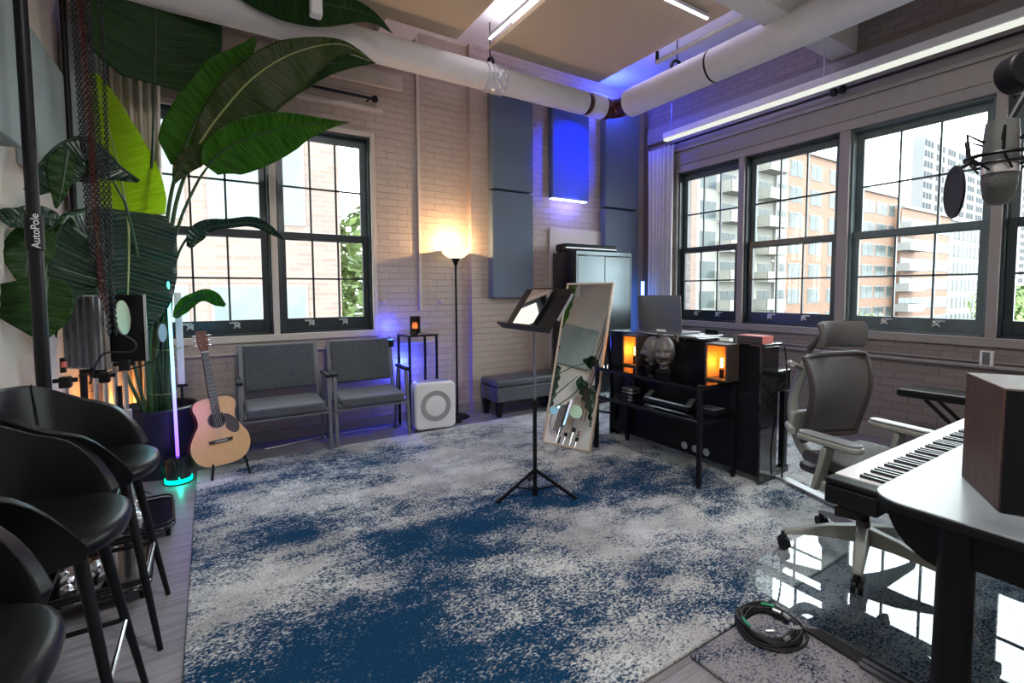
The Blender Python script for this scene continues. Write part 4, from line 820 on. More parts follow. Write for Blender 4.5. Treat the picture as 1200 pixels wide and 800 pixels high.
MB().prism([(-.023, .606), (.023, .606), (.037, .66), (.036, .765), (-.036, .765), (-.037, .66)], .014, (0, 0, 0), GM, z0=-.014).build('headstock', 'rosewood', gr, bevel=.002)
for s in (-1, 1):
    for k in range(3):
        y = .655+k*.038; b = MB(); b.cyl(G(s*.03, y, -.006), G(s*.052, y, -.006), .004, n=8); b.cyl(G(s*.052, y, -.006), G(s*.062, y, -.006), .008, n=10); b.cyl(G(s*.022, y, -.002), G(s*.022, y, .006), .004, n=8); b.build('tuning_peg', 'chrome', gr)
b = MB()
for k in range(6): xx = (k-2.5); b.cyl(G(xx*.0105, -.072, .013), G(xx*.0068, .60, .011), .0006, n=4)
b.build('strings', 'latch_metal', gr)
gs = thing('guitar_stand', 'black folding stand holding the acoustic guitar', 'guitar stand', (.07, 4.12, 0))
for x, z0 in ((-.105, .0), (.13, .018)):
    MB().tube([(x, -.13, z0+.01), (x*.9, -.06, .085), (x*.8, .18, .10)], .009, 8).build('leg', 'black_metal', gs); MB().tube([(x*.9, -.065, .085), (x*.9, -.105, .105), (x*.9, -.11, .125)], .008, 8).build('cradle_arm', 'black_metal', gs)
MB().tube([(-.09, .16, .10), (.11, .16, .10)], .009, 8).tube([(0, .16, .10), (-.02, .24, .02)], .01, 8).tube([(-.1, -.12, .012), (.0, .2, .012)], .005, 6).build('frame', 'black_metal', gs)

# ------------------------------------------------------------------ bar stools
def bar_stool(y, lab, x=-.41, rz=0.):
    t = thing('bar_stool', lab, 'bar stool', (x, y, 0), rz, 'black leather bar stools along the left wall')
    # seat cushion
    b = MB(); N_, K = 36, 8; sh = []
    def sx(a):  # rounded seat outline: front (+x) fuller
        c, s = math.cos(a), math.sin(a); return Vector((.215*math.copysign(abs(c)**.8, c), .225*math.copysign(abs(s)**.85, s), 0))
    prof = [(0, .655), (.8, .645), (.97, .655), (1.0, .675), (.985, .695), (.9, .708), (.6, .706), (.3, .70), (0, .698)]
    for f_, z in prof: b.v += [tuple(sx(2*math.pi*j/N_)*f_+Vector((0, 0, z))) for j in range(N_)]
    b.f = [(i*N_+j, i*N_+(j+1) % N_, (i+1)*N_+(j+1) % N_, (i+1)*N_+j) for i in range(len(prof)-1) for j in range(N_)]
    b.build('seat', 'black_leather', t, ang=180)
    # wrap-around back shell with arms sloping down to the seat
    b = MB(); NA, NH = 44, 8
    for th_, off in ((0, .0), (1, .032)):
        for j in range(NH+1):
            v = j/NH
            for i in range(NA+1):
                u = i/NA*2-1; a = R(180)+u*R(122); p = sx(a)*1.0
                au = abs(u); top = .995-.02*au if au < .38 else (.995-.0076-.085*((au-.38)/.30)**1.3 if au < .68 else .902-.205*((au-.68)/.32)**1.5)
                lo = .66; z = lo+(top-lo)*v; out = 1+.10*v+(.14 if au < .5 else .14*(1-(au-.5)/.5))*v; q = p*out; n_ = Vector((p.x, p.y, 0)).normalized(); q = q+n_*(off if True else 0); b.v.append((q.x, q.y, z))
    L1 = (NH+1)*(NA+1)
    for s_ in (0, 1):
        for j in range(NH):
            for i in range(NA): k = s_*L1+j*(NA+1)+i; b.f.append((k, k+1, k+NA+2, k+NA+1))
    for i in range(NA):
        k = NH*(NA+1)+i; b.f.append((k, k+1, k+1+L1, k+L1)); b.f.append((i, i+1, i+1+L1, i+L1))
    for j in range(NH):
        for e in (0, NA): k = j*(NA+1)+e; b.f.append((k, k+NA+1, k+NA+1+L1, k+L1))
    sh = b.build('back_shell', 'black_leather', t, bevel=.010, seg=3, ang=60)
    b = MB()
    for s in (-1, 1):
        u = s*.38; a = R(180)+u*R(122); p = sx(a); b.tube([(p.x*(1+.24*v)*1.0+Vector((p.x, p.y, 0)).normalized().x*-.002, p.y*(1+.24*v)+Vector((p.x, p.y, 0)).normalized().y*-.002, .70+.29*v) for v in [k/8 for k in range(9)]], .0025, 6)
    b.build('seam', 'dark_plastic', sh)
    fp = [(.205, .20), (.205, -.20), (-.22, .20), (-.22, -.20)]; tp = [(.11, .11), (.11, -.11), (-.12, .11), (-.12, -.11)]
    for (fx, fy), (ux, uy) in zip(fp, tp): MB().cyl((fx, fy, 0), (ux, uy, .66), .0095, .017, n=14).build('leg', 'black_metal', t)
    k = .27/.66; q = [Vector((fx+(ux-fx)*k, fy+(uy-fy)*k, .27)) for (fx, fy), (ux, uy) in zip(fp, tp)]
    for n_, (i, j) in enumerate(((0, 1), (0, 2), (1, 3), (2, 3))): MB().cyl(q[i], q[j], .008, n=10).build('footrest', 'chrome' if n_ == 0 else 'black_metal', t)
    return t
s0 = bar_stool(2.41, 'black leather bar stool farthest from the viewer, in front of the plant pot')
dup(s0, (-.44, 1.84, 0), 0, 'middle black leather bar stool of the row along the left wall')
dup(s0, (-.475, 1.20, 0), 0, 'nearest black leather bar stool, cut off at the lower left corner')

# ------------------------------------------------------------------ left corner: poles, chains, isolation shield, stands, tube light, pot, trays
def vpole(px, py, Y, r, lab, z1=ZC):
    p = atY(px, py, Y); t = thing('support_pole', lab, 'pole', (p.x, Y, 0)); MB().cyl((0, 0, .0), (0, 0, 1.62), r*1.12, n=20).build('lower_tube', 'black_metal', t); MB().cyl((0, 0, 1.6), (0, 0, z1), r, n=20).build('upper_tube', 'black_metal', t); MB().cyl((0, 0, 1.54), (0, 0, 1.70), r*1.35, n=20).build('clamp', 'dark_plastic', t, bevel=.004); MB().cyl((0, 0, 0), (0, 0, .03), r*1.8, n=20).build('rubber_foot', 'dark_plastic', t)
    return t
vp = vpole(44, 330, 3.0, .024, 'thick black floor to ceiling pole in front of the left wall panels')
cu = bpy.data.curves.new('lettering', 'FONT'); cu.body = 'AutoPole'; cu.size = .040; cu.extrude = .001; cu.align_x = 'CENTER'
fo = bpy.data.objects.new('lettering', cu); me = fo.to_mesh(); me2 = me.copy(); me2.name = 'lettering'; fo.to_mesh_clear(); me2.materials.append(MATS['white_text']); lo = bpy.data.objects.new('lettering', me2); C.objects.link(lo); lo.parent = vp
d2 = Vector((-vp.location.x, -vp.location.y, 0)).normalized(); zax = d2; xax = Vector((0, 0, 1)); yax = zax.cross(xax); M = Matrix((xax, yax, zax)).transposed().to_4x4(); M.translation = d2*.034+Vector((0, 0, 1.625))-yax*.016; lo.matrix_local = M
vpole(76, 60, 4.35, .018, 'thinner black floor to ceiling pole behind the hanging chains')
def chain(px0, px1, py1, Y, m, lab, zt=3.9, link=.021):
    a = atY(px0, 0, Y); b_ = atY(px1, py1, Y); dx = (b_.x-a.x); t = b_.z; n = int((zt-t)/(link*.78)); t0 = thing('hanging_chain', lab, 'chain', (b_.x, Y, t), 0, 'black and red chains hanging from above'); mb = MB()
    slope = (a.x-b_.x)/(a.z-b_.z) if a.z > b_.z else 0
    for k in range(n):
        z = k*link*.78; c = Vector((slope*z, .004*math.sin(k*.13), z)); R90 = k % 2
        mb.tube([c+Vector(((.0085*math.cos(q) if R90 else 0), (0 if R90 else .0085*math.cos(q)), link*.5*math.sin(q))) for q in [2*math.pi*j/8 for j in range(8)]], .0034, 4, closed=True)
    mb.build('links', m, t0, ang=180)
for i, (p0, p1, y1, Y, m, lab) in enumerate(((84, 107, 318, 3.55, 'chain_black', 'leftmost black hanging chain'), (88, 112, 330, 3.58, 'chain_black', 'second black chain from the left, beside the red chains'), (93, 118, 350, 3.5, 'chain_red', 'left one of the two red hanging chains'), (96, 124, 365, 3.54, 'chain_red', 'right one of the two red hanging chains'),
        (100, 128, 392, 3.45, 'chain_black', 'black chain right of the red chains'), (103, 136, 390, 3.5, 'chain_black', 'black chain ending in front of the black shield panel'), (118, 131, 300, 3.5, 'chain_black', 'rightmost black chain in front of the yellow green leaf'))): chain(p0, p1, y1, Y, m, lab)
# folding isolation shield (silver ribbed outside, black inside)
ish = thing('vocal_isolation_shield', 'folding microphone shield with silver ribbed back and black panel on a stand', 'microphone shield', (-.523, 3.785, 0))
zt, zb = 1.338, .905
def slab(p, q, z0, z1, th, m, nm, ribs=0):
    p, q = Vector((*p, 0))-Vector((-.523, 3.785, 0)), Vector((*q, 0))-Vector((-.523, 3.785, 0)); d = q-p; n_ = Vector((d.y, -d.x, 0)).normalized(); b = MB(); b.bar(p+Vector((0, 0, (z0+z1)/2)), q+Vector((0, 0, (z0+z1)/2)), th, z1-z0); o = b.build(nm, m, ish, bevel=.003)
    if ribs:
        rb = MB()
        for k in range(ribs): c = p+d*((k+.5)/ribs)+n_*(th*.5+.004); rb.bar(c+Vector((0, 0, z0+.01)), c+Vector((0, 0, z1-.01)), d.length/ribs*.5, .014, d)
        rb.build('ribs', 'grey_steel', o)
    return p, q
slab((-.74, 3.90), (-.545, 3.72), zb-.01, zt, .022, 'silver', 'ribbed_panel', 5)
slab((-.515, 3.76), (-.35, 3.70), zb+.03, zt, .03, 'black_paint', 'foam_panel')
MB().bar((0.0, -.06, zb-.01), (0.0, -.06, zt+.01), .02, .02).bar((.185, -.085, zb+.03), (.185, -.085, zt), .012, .03).build('edge_trim', 'silver', ish)
MB().cyl((.02, -.02, .05), (.02, -.02, zb+.05), .012, n=12).build('stand_tube', 'chrome', ish)
for a in (20, 140, 260): MB().bar((.02, -.02, .18), (.02+.22*math.cos(R(a)), -.02+.22*math.sin(R(a)), .01), .012).build('stand_leg', 'chrome', ish)
pf2 = thing('pop_filter', 'oval pale green pop filter on a gooseneck before the black shield', 'pop filter', tuple(atY(144, 372, 3.6))); q = Vector((.97, -.2, .05)).to_track_quat('Z', 'Y').to_matrix()
MB().lathe([(0, -.004), (.10, -.004), (.10, .004), (0, .004)], n=30, M=q).build('screen', 'pale_green', pf2); bk = atY(105, 450, 3.62)-pf2.location
MB().tube(spline([(0, 0, -.10), (.05, 0, -.15), (.03, .0, -.2), (-.1, 0, -.21), tuple(bk)]), .005, 8).build('gooseneck', 'cable_black', pf2)
pf3 = thing('pop_filter', 'small grey pop filter beside the plant stalks', 'pop filter', tuple(atY(190, 390, 3.9))); q = Vector((.95, -.3, 0)).to_track_quat('Z', 'Y').to_matrix()
MB().lathe([(0, -.004), (.06, -.004), (.06, .004), (0, .004)], n=30, M=q).build('screen', 'light_grey_plastic', pf3); MB().tube(spline([(0, 0, -.06), (-.03, 0, -.16), (-.16, 0, -.22), (-.42, 0, -.24)]), .005, 8).build('gooseneck', 'cable_black', pf3)
def mstand(px, py, Y, lab, m='chrome', r=.012, head=True):
    p = atY(px, py, Y); t = thing('microphone_stand', lab, 'stand', (p.x, Y, 0), 0, 'chrome stands behind the bar stools'); zt = p.z
    MB().cyl((0, 0, .05), (0, 0, zt*.7), r*1.3, n=14).build('lower_tube', m, t); MB().cyl((0, 0, zt*.7-.02), (0, 0, zt), r, n=14).build('upper_tube', m, t); MB().cyl((0, 0, zt*.68), (0, 0, zt*.74), r*2, n=12).build('collar', 'silver', t, bevel=.003)
    for a in (30, 150, 270): MB().bar((0, 0, .16), (.1*math.cos(R(a)), .1*math.sin(R(a)), .01), .012).build('leg', m, t)
    if head:
        MB().box((0, 0, zt+.02), (.05, .05, .06)).build('clamp', 'black_paint', t, bevel=.006); MB().cyl((-.05, 0, zt+.03), (.05, 0, zt+.03), .012, n=12).build('knob', 'black_metal', t)
mstand(112, 440, 3.78, 'chrome stand left of centre below the silver shield'); mstand(123, 446, 3.66, 'thinner chrome stand right below the silver shield', r=.010); mstand(146, 432, 3.55, 'chrome stand nearest the plant pot below the black panel')
mstand(77, 452, 3.5, 'short black headed stand with a chrome tube left of the shield'); mstand(140, 452, 3.72, 'matt black stand behind the chrome one by the pot', 'black_metal', .013, False)
mp = thing('small_microphone', 'small black microphone with an orange mark on the leftmost stand', 'microphone', tuple(atY(74, 430, 3.5))); MB().cyl((0, 0, -.03), (0, 0, .05), .013, n=14).build('body', 'black_metal', mp); MB().cyl((.004, -.004, .0), (.004, -.004, .03), .0125, n=14).build('band', 'red_card', mp)
wp = thing('white_post', 'slim white post behind the glowing light tube', 'post', (-.205, 4.42, 0)); MB().bx(-.022, .022, -.015, .015, .66, 1.35).build('rail', 'white_plastic', wp, bevel=.004); MB().bx(-.03, .04, -.02, .02, .64, .66).build('end_cap', 'black_paint', wp, bevel=.003); MB().cyl((0, 0, 0), (0, 0, .65), .009, n=10).build('tube', 'black_metal', wp)
tl = thing('rgb_light_tube', 'glowing blue green light tube leaning up from a black ring lit base', 'light', (-.235, 4.16, 0))
tp_ = atY(196, 318, 4.16)-tl.location; MB().tube([(.0, 0, .19), tuple(Vector((tp_.x, tp_.y, tp_.z)))], .0105, 14).build('tube', 'rgb_tube', tl)
MB().lathe([(0, .035), (.078, .035), (.078, .175), (.06, .19), (0, .19)], n=28).build('base', 'black_gloss', tl); MB().lathe([(0, .008), (.084, .008), (.084, .036), (0, .036)], n=28).build('glow_ring', 'green_ring', tl); MB().lathe([(0, 0), (.09, 0), (.09, .008), (0, .008)], n=28).build('foot', 'black_paint', tl)
ld = light('POINT', 'tube_low', (-.14, 4.0, .5), 1.6, (.35, .12, 1), .004); ld = light('POINT', 'tube_high', (-.06, 3.8, 1.1), 1.6, (.05, .7, 1), .004); light('POINT', 'ring_glow', (-.22, 4.03, .03), .35, (0, 1, .6), .004)
am = thing('salt_lamp', 'orange glowing lamp on the floor behind the stands', 'lamp', (-.66, 4.55, 0)); MB().lathe([(0, 0), (.06, 0), (.07, .05), (.055, .12), (.02, .17), (0, .18)], n=9).build('salt_rock', 'bulb_glow', am, ang=10); MB().lathe([(0, 0), (.075, 0), (.075, .02), (0, .02)]).build('base', 'box_wood', am)
light('POINT', 'amber', (-.60, 4.62, .42), 7, (1, .42, .10), .004)
# low black trays with glass crystals
def tray(cx, cy, w, d, rz, lab, lab2):
    t = thing('cable_tray', lab, 'tray', (cx, cy, 0), rz, 'black floor trays of crystal pieces'); z0 = .0
    MB().prism(rrect(w, d, .07), .02, (0, 0, .05)).build('shelf', 'black_gloss', t, bevel=.006)
    for x in (-1, 1):
        for y in (-1, 1): MB().cyl((x*w*.4, y*d*.4, 0), (x*w*.4, y*d*.4, .05), .012, n=10).build('foot', 'black_metal', t)
    MB().tube([(p[0], p[1], .085) for p in rrect(w-.02, d-.02, .06)], .006, 8, closed=True).build('rail', 'black_metal', t)
    rg = random.Random(int(cy*100))
    M_ = Matrix.Rotation(rz, 3, 'Z')
    for k in range(11):
        p = M_ @ Vector((-.05+(rg.random()-.5)*w*.55, (rg.random()-.5)*d*.7, 0)); s = .02+.02*rg.random()
        o = MB().lathe([(0, -s), (s*.8, -s*.4), (s, s*.3), (s*.4, s), (0, s*1.1)], (0, 0, 0), 6).build('crystal', 'crystal', ang=5); o.location = (cx+p.x, cy+p.y, .07+s); o.rotation_euler = (rg.random()*.6, rg.random()*.6, rg.random()*3)
        tag(o, 'clear crystal lump lying on the '+lab2, 'crystal', 'crystal lumps on the '+lab2)
tray(-.40, 3.45, .36, .50, R(4), 'low black tray with crystals nearest the plant pot', 'far black tray'); tray(-.45, 2.85, .36, .52, R(2), 'low black tray with crystals behind the middle bar stool', 'near black tray')

# ------------------------------------------------------------------ plant
PC = Vector((-.36, 4.47, 0))
pt = thing('bird_of_paradise_plant', 'very large potted banana leaved plant with dark and lime green leaves', 'plant', PC)
def stalk(pts, r0, r1, m='stalk'):
    P = spline([Vector(p)-PC for p in pts], 6); n = len(P); MB().tube(P, [r0+(r1-r0)*i/(n-1) for i in range(n)], 8).build('stalk', m, pt, ang=180)
def leaf(rib, wl, wr, m, tilt=0., droop=0., fold=0., shape='oval', ribm='midrib_dark', wav=.008, n=28, prof=None, flip=False):
    """rib: (px,py,Y) from the leaf base to the tip; wl, wr: blade widths in metres either side of the rib"""
    P = spline([atY(*p) for p in rib], 10); k = len(P); L = [0]
    for i in range(1, k): L.append(L[-1]+(P[i]-P[i-1]).length)
    T = L[-1]; b = MB(); b.uv = []; NS = 8; rg = random.Random(int(abs(rib[0][0])*7+rib[0][1]))
    ph = rg.random()*6
    for i in range(k):
        u = L[i]/T; t = (P[min(i+1, k-1)]-P[max(i-1, 0)]).normalized(); v = (P[i]-CAM).normalized(); s = v.cross(t).normalized(); nn = -s.cross(t).normalized()
        if prof: 
            x = u*(len(prof)-1); a = int(min(x, len(prof)-2)); w = prof[a]+(prof[a+1]-prof[a])*(x-a)
        else: w = (math.sin(math.pi*min(1, u*1.0)**.62))**.6 if 0 < u < 1 else 0
        for j in range(-NS, NS+1):
            q = j/NS; ww = (wr if q > 0 else wl)*w; off = s*q*ww*math.cos(tilt) + nn*(q*ww*math.sin(tilt) + fold*abs(q)*ww) + Vector((0, 0, -droop*q*q*ww)) + nn*wav*math.sin(u*38+ph+q*2)*abs(q)
            b.v.append(tuple(P[i]+off-PC)); b.uv.append((q*.5+.5+u*.15*abs(q), u*T-.25*abs(q)*ww))
    W = 2*NS+1; b.f = [(i*W+j, i*W+j+1, (i+1)*W+j+1, (i+1)*W+j) for i in range(k-1) for j in range(W-1)]
    lo = b.build('leaf', m, pt, solid=.0015, ang=180)
    MB().tube([p-PC for p in P[:-2]], [.009-.007*i/(k-3) for i in range(k-2)], 6).build('midrib', ribm, lo, ang=180)
    return lo
MB().lathe([(0, .0), (.20, .0), (.235, .30), (.255, .475), (.265, .50), (.25, .51), (.238, .50), (.232, .44), (0, .44)], n=40).build('pot', 'pot_black', pt); MB().lathe([(0, .445), (.23, .445), (0, .452)], n=30).build('soil', 'soil', pt)
base = PC+Vector((0, 0, .42))
rg = random.Random(11)
def B_(dx=0, dy=0): return base+Vector((dx, dy, 0))
# lower sheath bundle
for k in range(16):
    a = rg.random()*6.28; rr_ = .03+.05*rg.random(); lean = rg.random()
    top = atY(188+rg.random()*24-10, 345+rg.random()*40, 4.35+.1*rg.random()); stalk([B_(rr_*math.cos(a), rr_*math.sin(a)), (B_(rr_*math.cos(a), rr_*math.sin(a))+top)*.5+Vector((-.015, 0, 0)), top], .02, .011)
stalk([B_(.02), atY(192, 330, 4.40), atY(197, 250, 4.36), atY(207, 200, 4.3), atY(215, 178, 4.25)], .018, .009)
stalk([B_(.04, .02), atY(196, 330, 4.35), atY(204, 250, 4.3), atY(219, 200, 4.25), atY(235, 172, 4.2)], .018, .009)
stalk([B_(.05, -.02), atY(199, 320, 4.3), atY(210, 262, 4.25), atY(230, 216, 4.2), atY(243, 196, 4.15)], .014, .007)
stalk([B_(.06, -.03), atY(201, 340, 4.3), atY(208, 300, 4.2), atY(222, 276, 4.15), atY(240, 264, 4.1)], .011, .006)
stalk([B_(0, .03), atY(172, 330, 4.45), atY(175, 240, 4.45), atY(179, 170, 4.42), atY(181, 98, 4.4)], .013, .008, 'midrib_dark')
stalk([B_(-.05, .0), atY(168, 350, 4.4), atY(160, 300, 4.35), atY(150, 250, 4.32)], .014, .008)
stalk([B_(-.06, -.03), atY(150, 400, 4.2), atY(120, 300, 3.9), atY(100, 245, 3.75)], .012, .008)
stalk([B_(-.06, -.05), atY(140, 420, 4.2), atY(110, 330, 3.8), atY(85, 258, 3.6), atY(72, 262, 3.45)], .012, .008)
# top left broad leaf
leaf([(181, 99, 4.4), (182, 60, 4.38), (183, 10, 4.33), (184, -60, 4.25), (186, -140, 4.1)], .41, .41, 'leaf_dark', tilt=R(8), prof=[.45, .9, .98, 1, 1, .98, .9, .75, .5, .25, 0], fold=.05)
# tall blade left of the big one
leaf([(206, 195, 4.25), (232, 138, 4.2), (262, 90, 4.15), (286, 66, 4.1), (300, 45, 4.05)], .17, .10, 'leaf_mid', tilt=R(10), prof=[.2, .9, 1, .95, .9, .8, .8, .6, .4, .1], ribm='midrib_dark')
# big olive blade under the pipe
leaf([(226, 180, 4.2), (255, 138, 4.15), (296, 92, 4.05), (345, 62, 3.98), (400, 52, 3.95), (440, 74, 3.95)], .12, .26, 'leaf_olive', tilt=R(-8), prof=[.15, .6, .9, 1, .95, .95, .85, .6, .35, .15, 0], ribm='midrib_pale')
leaf([(285, 112, 4.25), (330, 92, 4.3), (380, 75, 4.3), (441, 74, 4.3)], .22, .15, 'leaf_dark', tilt=R(5), prof=[.5, .9, 1, .9, .7, .45, .2, 0])
# bright mid green blade reaching right
leaf([(243, 196, 4.15), (262, 176, 4.12), (300, 158, 4.08), (350, 146, 4.02), (411, 143, 3.95)], .13, .22, 'leaf_mid', tilt=R(6), fold=-.1, prof=[.35, .85, .95, 1, .98, .9, .75, .5, .3, .12, 0])
leaf([(203, 215, 4.2), (212, 192, 4.18), (232, 176, 4.15), (262, 176, 4.12)], .05, .10, 'leaf_olive', prof=[.1, .7, 1, .8, .4])
# blade curling right in front of the window
leaf([(222, 290, 4.15), (240, 268, 4.1), (268, 263, 4.05), (300, 262, 4.02), (333, 281, 4.0)], .075, .05, 'leaf_glossy', tilt=R(25), prof=[.3, 1, .8, .6, .6, .7, .5, .1])
leaf([(205, 372, 4.2), (222, 352, 4.15), (244, 346, 4.1), (264, 358, 4.05)], .06, .07, 'leaf_mid', tilt=R(35), prof=[.3, .8, .9, .7, .9, .8, .2])
# lime leaf lit through
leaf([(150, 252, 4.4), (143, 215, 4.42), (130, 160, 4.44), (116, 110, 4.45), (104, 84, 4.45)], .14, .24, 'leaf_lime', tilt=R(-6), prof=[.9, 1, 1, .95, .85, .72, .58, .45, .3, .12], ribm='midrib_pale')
# dark arching leaf on the left: the rib is the upper outline, the blade hangs below it
leaf([(163, 212, 3.72), (142, 196, 3.68), (118, 172, 3.62), (95, 162, 3.56), (72, 168, 3.5), (48, 192, 3.44), (28, 222, 3.40)], .24, .012, 'leaf_glossy', tilt=R(10), prof=[.05, .35, .75, 1, .98, .45, .62, .66, .55, .25], ribm='midrib_dark', wav=.012)
leaf([(80, 176, 3.46), (76, 200, 3.44), (72, 224, 3.42), (66, 244, 3.41)], .035, .07, 'leaf_dark', prof=[.5, 1, 1, .8, .5, .1])
stalk([B_(-.05, -.03), atY(165, 330, 4.2), atY(150, 250, 3.9), atY(138, 222, 3.75), atY(120, 190, 3.66)], .011, .006)
# big glossy vertical leaf behind the shield
leaf([(150, 247, 4.12), (151, 290, 4.10), (150, 335, 4.08), (149, 380, 4.05), (150, 412, 4.02)], .27, .235, 'leaf_glossy', tilt=R(-10), prof=[.75, .98, 1, 1, 1, .95, .85, .6, .3, 0], ribm='midrib_pale', wav=.016)
# large arching leaf lower left with pale veins
leaf([(102, 246, 3.72), (78, 256, 3.6), (60, 288, 3.5), (53, 330, 3.42), (58, 372, 3.38), (66, 396, 3.36)], .27, .03, 'leaf_glossy', tilt=R(-14), prof=[.35, .8, 1, 1, .95, .85, .5, .2, 0], ribm='stalk', wav=.02)
leaf([(55, 326, 3.34), (54, 348, 3.31), (54, 372, 3.28), (50, 402, 3.26)], .105, .20, 'leaf_dark', tilt=R(8), prof=[.35, .85, .97, 1, .95, .85, .6, .3, 0])
leaf([(66, 262, 3.55), (46, 276, 3.45), (32, 305, 3.4), (30, 342, 3.35)], .09, .10, 'leaf_dark', prof=[.2, .6, .9, 1, .8, .4, 0])
leaf([(72, 258, 3.5), (48, 254, 3.4), (25, 256, 3.3), (3, 260, 3.2)], .05, .07, 'leaf_glossy', prof=[.4, .8, .9, .8, .9, .6], tilt=R(20))
# leaf passing above the pipe
leaf([(250, -60, 4.05), (310, -22, 4.0), (370, 2, 3.96), (430, 16, 3.92), (461, 40, 3.9)], .16, .20, 'leaf_dark', tilt=R(10), prof=[.5, .9, 1, 1, .9, .7, .45, .2, 0])
# raffia ties
for pz in ((196, 407), (192, 458)):
    c = atY(pz[0], pz[1], 4.40)-PC; MB().tube([c+Vector((.085*math.cos(a), .085*math.sin(a), .012*math.sin(a))) for a in [2*math.pi*j/20 for j in range(20)]], .003, 5, closed=True).build('tie', 'midrib_pale', pt)
# little sheet panel hanging at the pipe
hp = thing('white_vent_stub', 'short white rounded duct stub hanging in front of the left pipe', 'duct', tuple(atY(370, 8, 3.9))); MB().prism(rrect(.085, .085, .02), .26, (0, 0, -.07)).build('stub', 'white_plastic', hp, bevel=.01)

# ------------------------------------------------------------------ outdoors
GZ = -14.
o = MB().bx(-120, 320, 6.5, 400, GZ-.5, GZ).bx(6.5, 320, -200, 6.5, GZ-.5, GZ).build('street_ground', 'asphalt', smooth=False); tag(o, 'grey street ground far below the windows', 'ground'); struct(o)
brick('fac_pink', (.17, .115, .095), (.17, .14, .125), 'x', bw=.5, bh=.16, ms=.02, bump=.1, dirt=(.3, .2, .16))
brick('fac_orange', (.185, .098, .062), (.18, .12, .09), 'x', bw=.6, bh=.2, ms=.02, bump=.1, dirt=(.3, .17, .12))
mat('fac_cream', (.205, .20, .175), .8, var=.05, vscale=.3); mat('fac_white', (.21, .21, .205), .8); mat('fac_grey', (.135, .135, .14), .8, var=.05, vscale=.2); mat('win_out', (.055, .068, .068), .35, var=.5, vscale=.9, spec=.25); mat('win_tower', (.03, .033, .04), .6, spec=.1); mat('win_pale', (.13, .155, .155), .4, var=.4, vscale=.6, spec=.3)
def building(name, lab, x0, x1, y0, depth, top, wallm, floor_h, cols, rows, ztop, winw, winh, winm='win_out', bal=None, frame='fac_white', skip=0, flat=False):
    t = thing(name, lab, 'building', ((x0+x1)/2, y0, GZ)); cx = (x0+x1)/2
    MB().bx(x0-cx, x1-cx, 0, depth, 0, top-GZ).build('wall', wallm, t, smooth=False); MB().bx(x0-cx, x1-cx, -.3, depth, top-GZ, top-GZ+.5).build('parapet', frame, t, smooth=False)
    proto = None; bp = None; n = 0
    for r in range(rows):
        z = ztop-r*floor_h
        for c in cols:
            loc = (c-cx, 0, z-GZ)
            if proto is None:
                proto = MB().bx(-winw/2-.08, winw/2+.08, -.05, .02, -winh/2-.08, winh/2+.08).build('window', frame, t, smooth=False, loc=loc); g = MB()
                g.bx(-winw/2, -.04, -.08, .0, -winh/2, winh/2); g.bx(.04, winw/2, -.08, .0, -winh/2, winh/2); pane = g.build('pane', winm, proto, smooth=False)
            elif n < 98:
                k = proto.copy(); C.objects.link(k); k.location = loc; kp = pane.copy(); C.objects.link(kp); kp.parent = k
            n += 1
    if bal:
        for r in range(rows):
            for c in bal:
                z = ztop-r*floor_h-winh/2-.2
                if bp is None:
                    b = MB(); b.bx(-winw*.75, winw*.75, -1.6, 0, -.15, .05); b.bx(-winw*.75, winw*.75, -1.6, -1.5, 0, 1.0); b.bx(-winw*.75, -winw*.75+.1, -1.6, 0, 0, 1.); b.bx(winw*.75-.1, winw*.75, -1.6, 0, 0, 1.); bp = b.build('balcony', wallm if wallm == 'fac_cream' else frame, t, smooth=False, loc=(c-cx, 0, z-GZ))
                else: k = bp.copy(); C.objects.link(k); k.location = (c-cx, 0, z-GZ)
    return t
# opposite the back window
fr_ = lambda i, n, a, b: a+(b-a)*(i+.5)/n
bw = building('brick_apartment_building', 'pale pink brick building right across from the left window', -12, 3.75, 17.0, 12, 12, 'fac_pink', 4.75, [-9.5, -5.6, -1.85, 1.35], 4, 4.9, 2.5, 2.7, 'win_pale')
# right street: cream building with balconies, brick blocks, tower
Yc = 31.
X_ = lambda px, Y: atY(px, 300, Y).x
xa, xb_ = X_(816, Yc), X_(905, Yc); building('red_brick_corner_building', 'pinkish brick building edge at the left of the right windows', X_(740, Yc), xa-.01, Yc, 14, 17.0, 'fac_pink', 3.0, [xa-5.5, xa-2.2], 9, 15.0, 2.0, 1.7); building('cream_apartment_building', 'cream apartment block with balconies seen through the right windows', xa, xb_, Yc, 14, 17.6, 'fac_cream', 3.0, [fr_(i, 4, xa, xb_) for i in range(4)], 9, 15.4, 2.4, 1.7, 'win_out', bal=[fr_(i, 4, xa, xb_) for i in (1, 3)])
xc = X_(918, Yc); building('cream_apartment_building', 'narrow cream stair bay between the balconies and the brick block', xb_+.01, xc-.01, Yc-.3, 14, 17.6, 'fac_white', 3.0, [(xb_+xc)/2], 9, 15.4, 1.6, 1.9)
xd = X_(990, Yc); building('brick_apartment_building', 'orange brick apartment block right of the cream building', xc, xd, Yc, 14, 17.6, 'fac_orange', 3.0, [fr_(i, 3, xc, xd-1) for i in range(3)], 9, 15.6, 2.6, 1.7)
Yd = 31.2; x1, x2 = X_(992, Yd), X_(1052, Yd); building('brick_apartment_building', 'orange brick block with pale windows seen in the middle right window', x1, x2, Yd, 14, 15.0, 'fac_orange', 3.0, [fr_(i, 4, x1, x2) for i in range(4)], 9, 13.0, 3.4, 1.6)
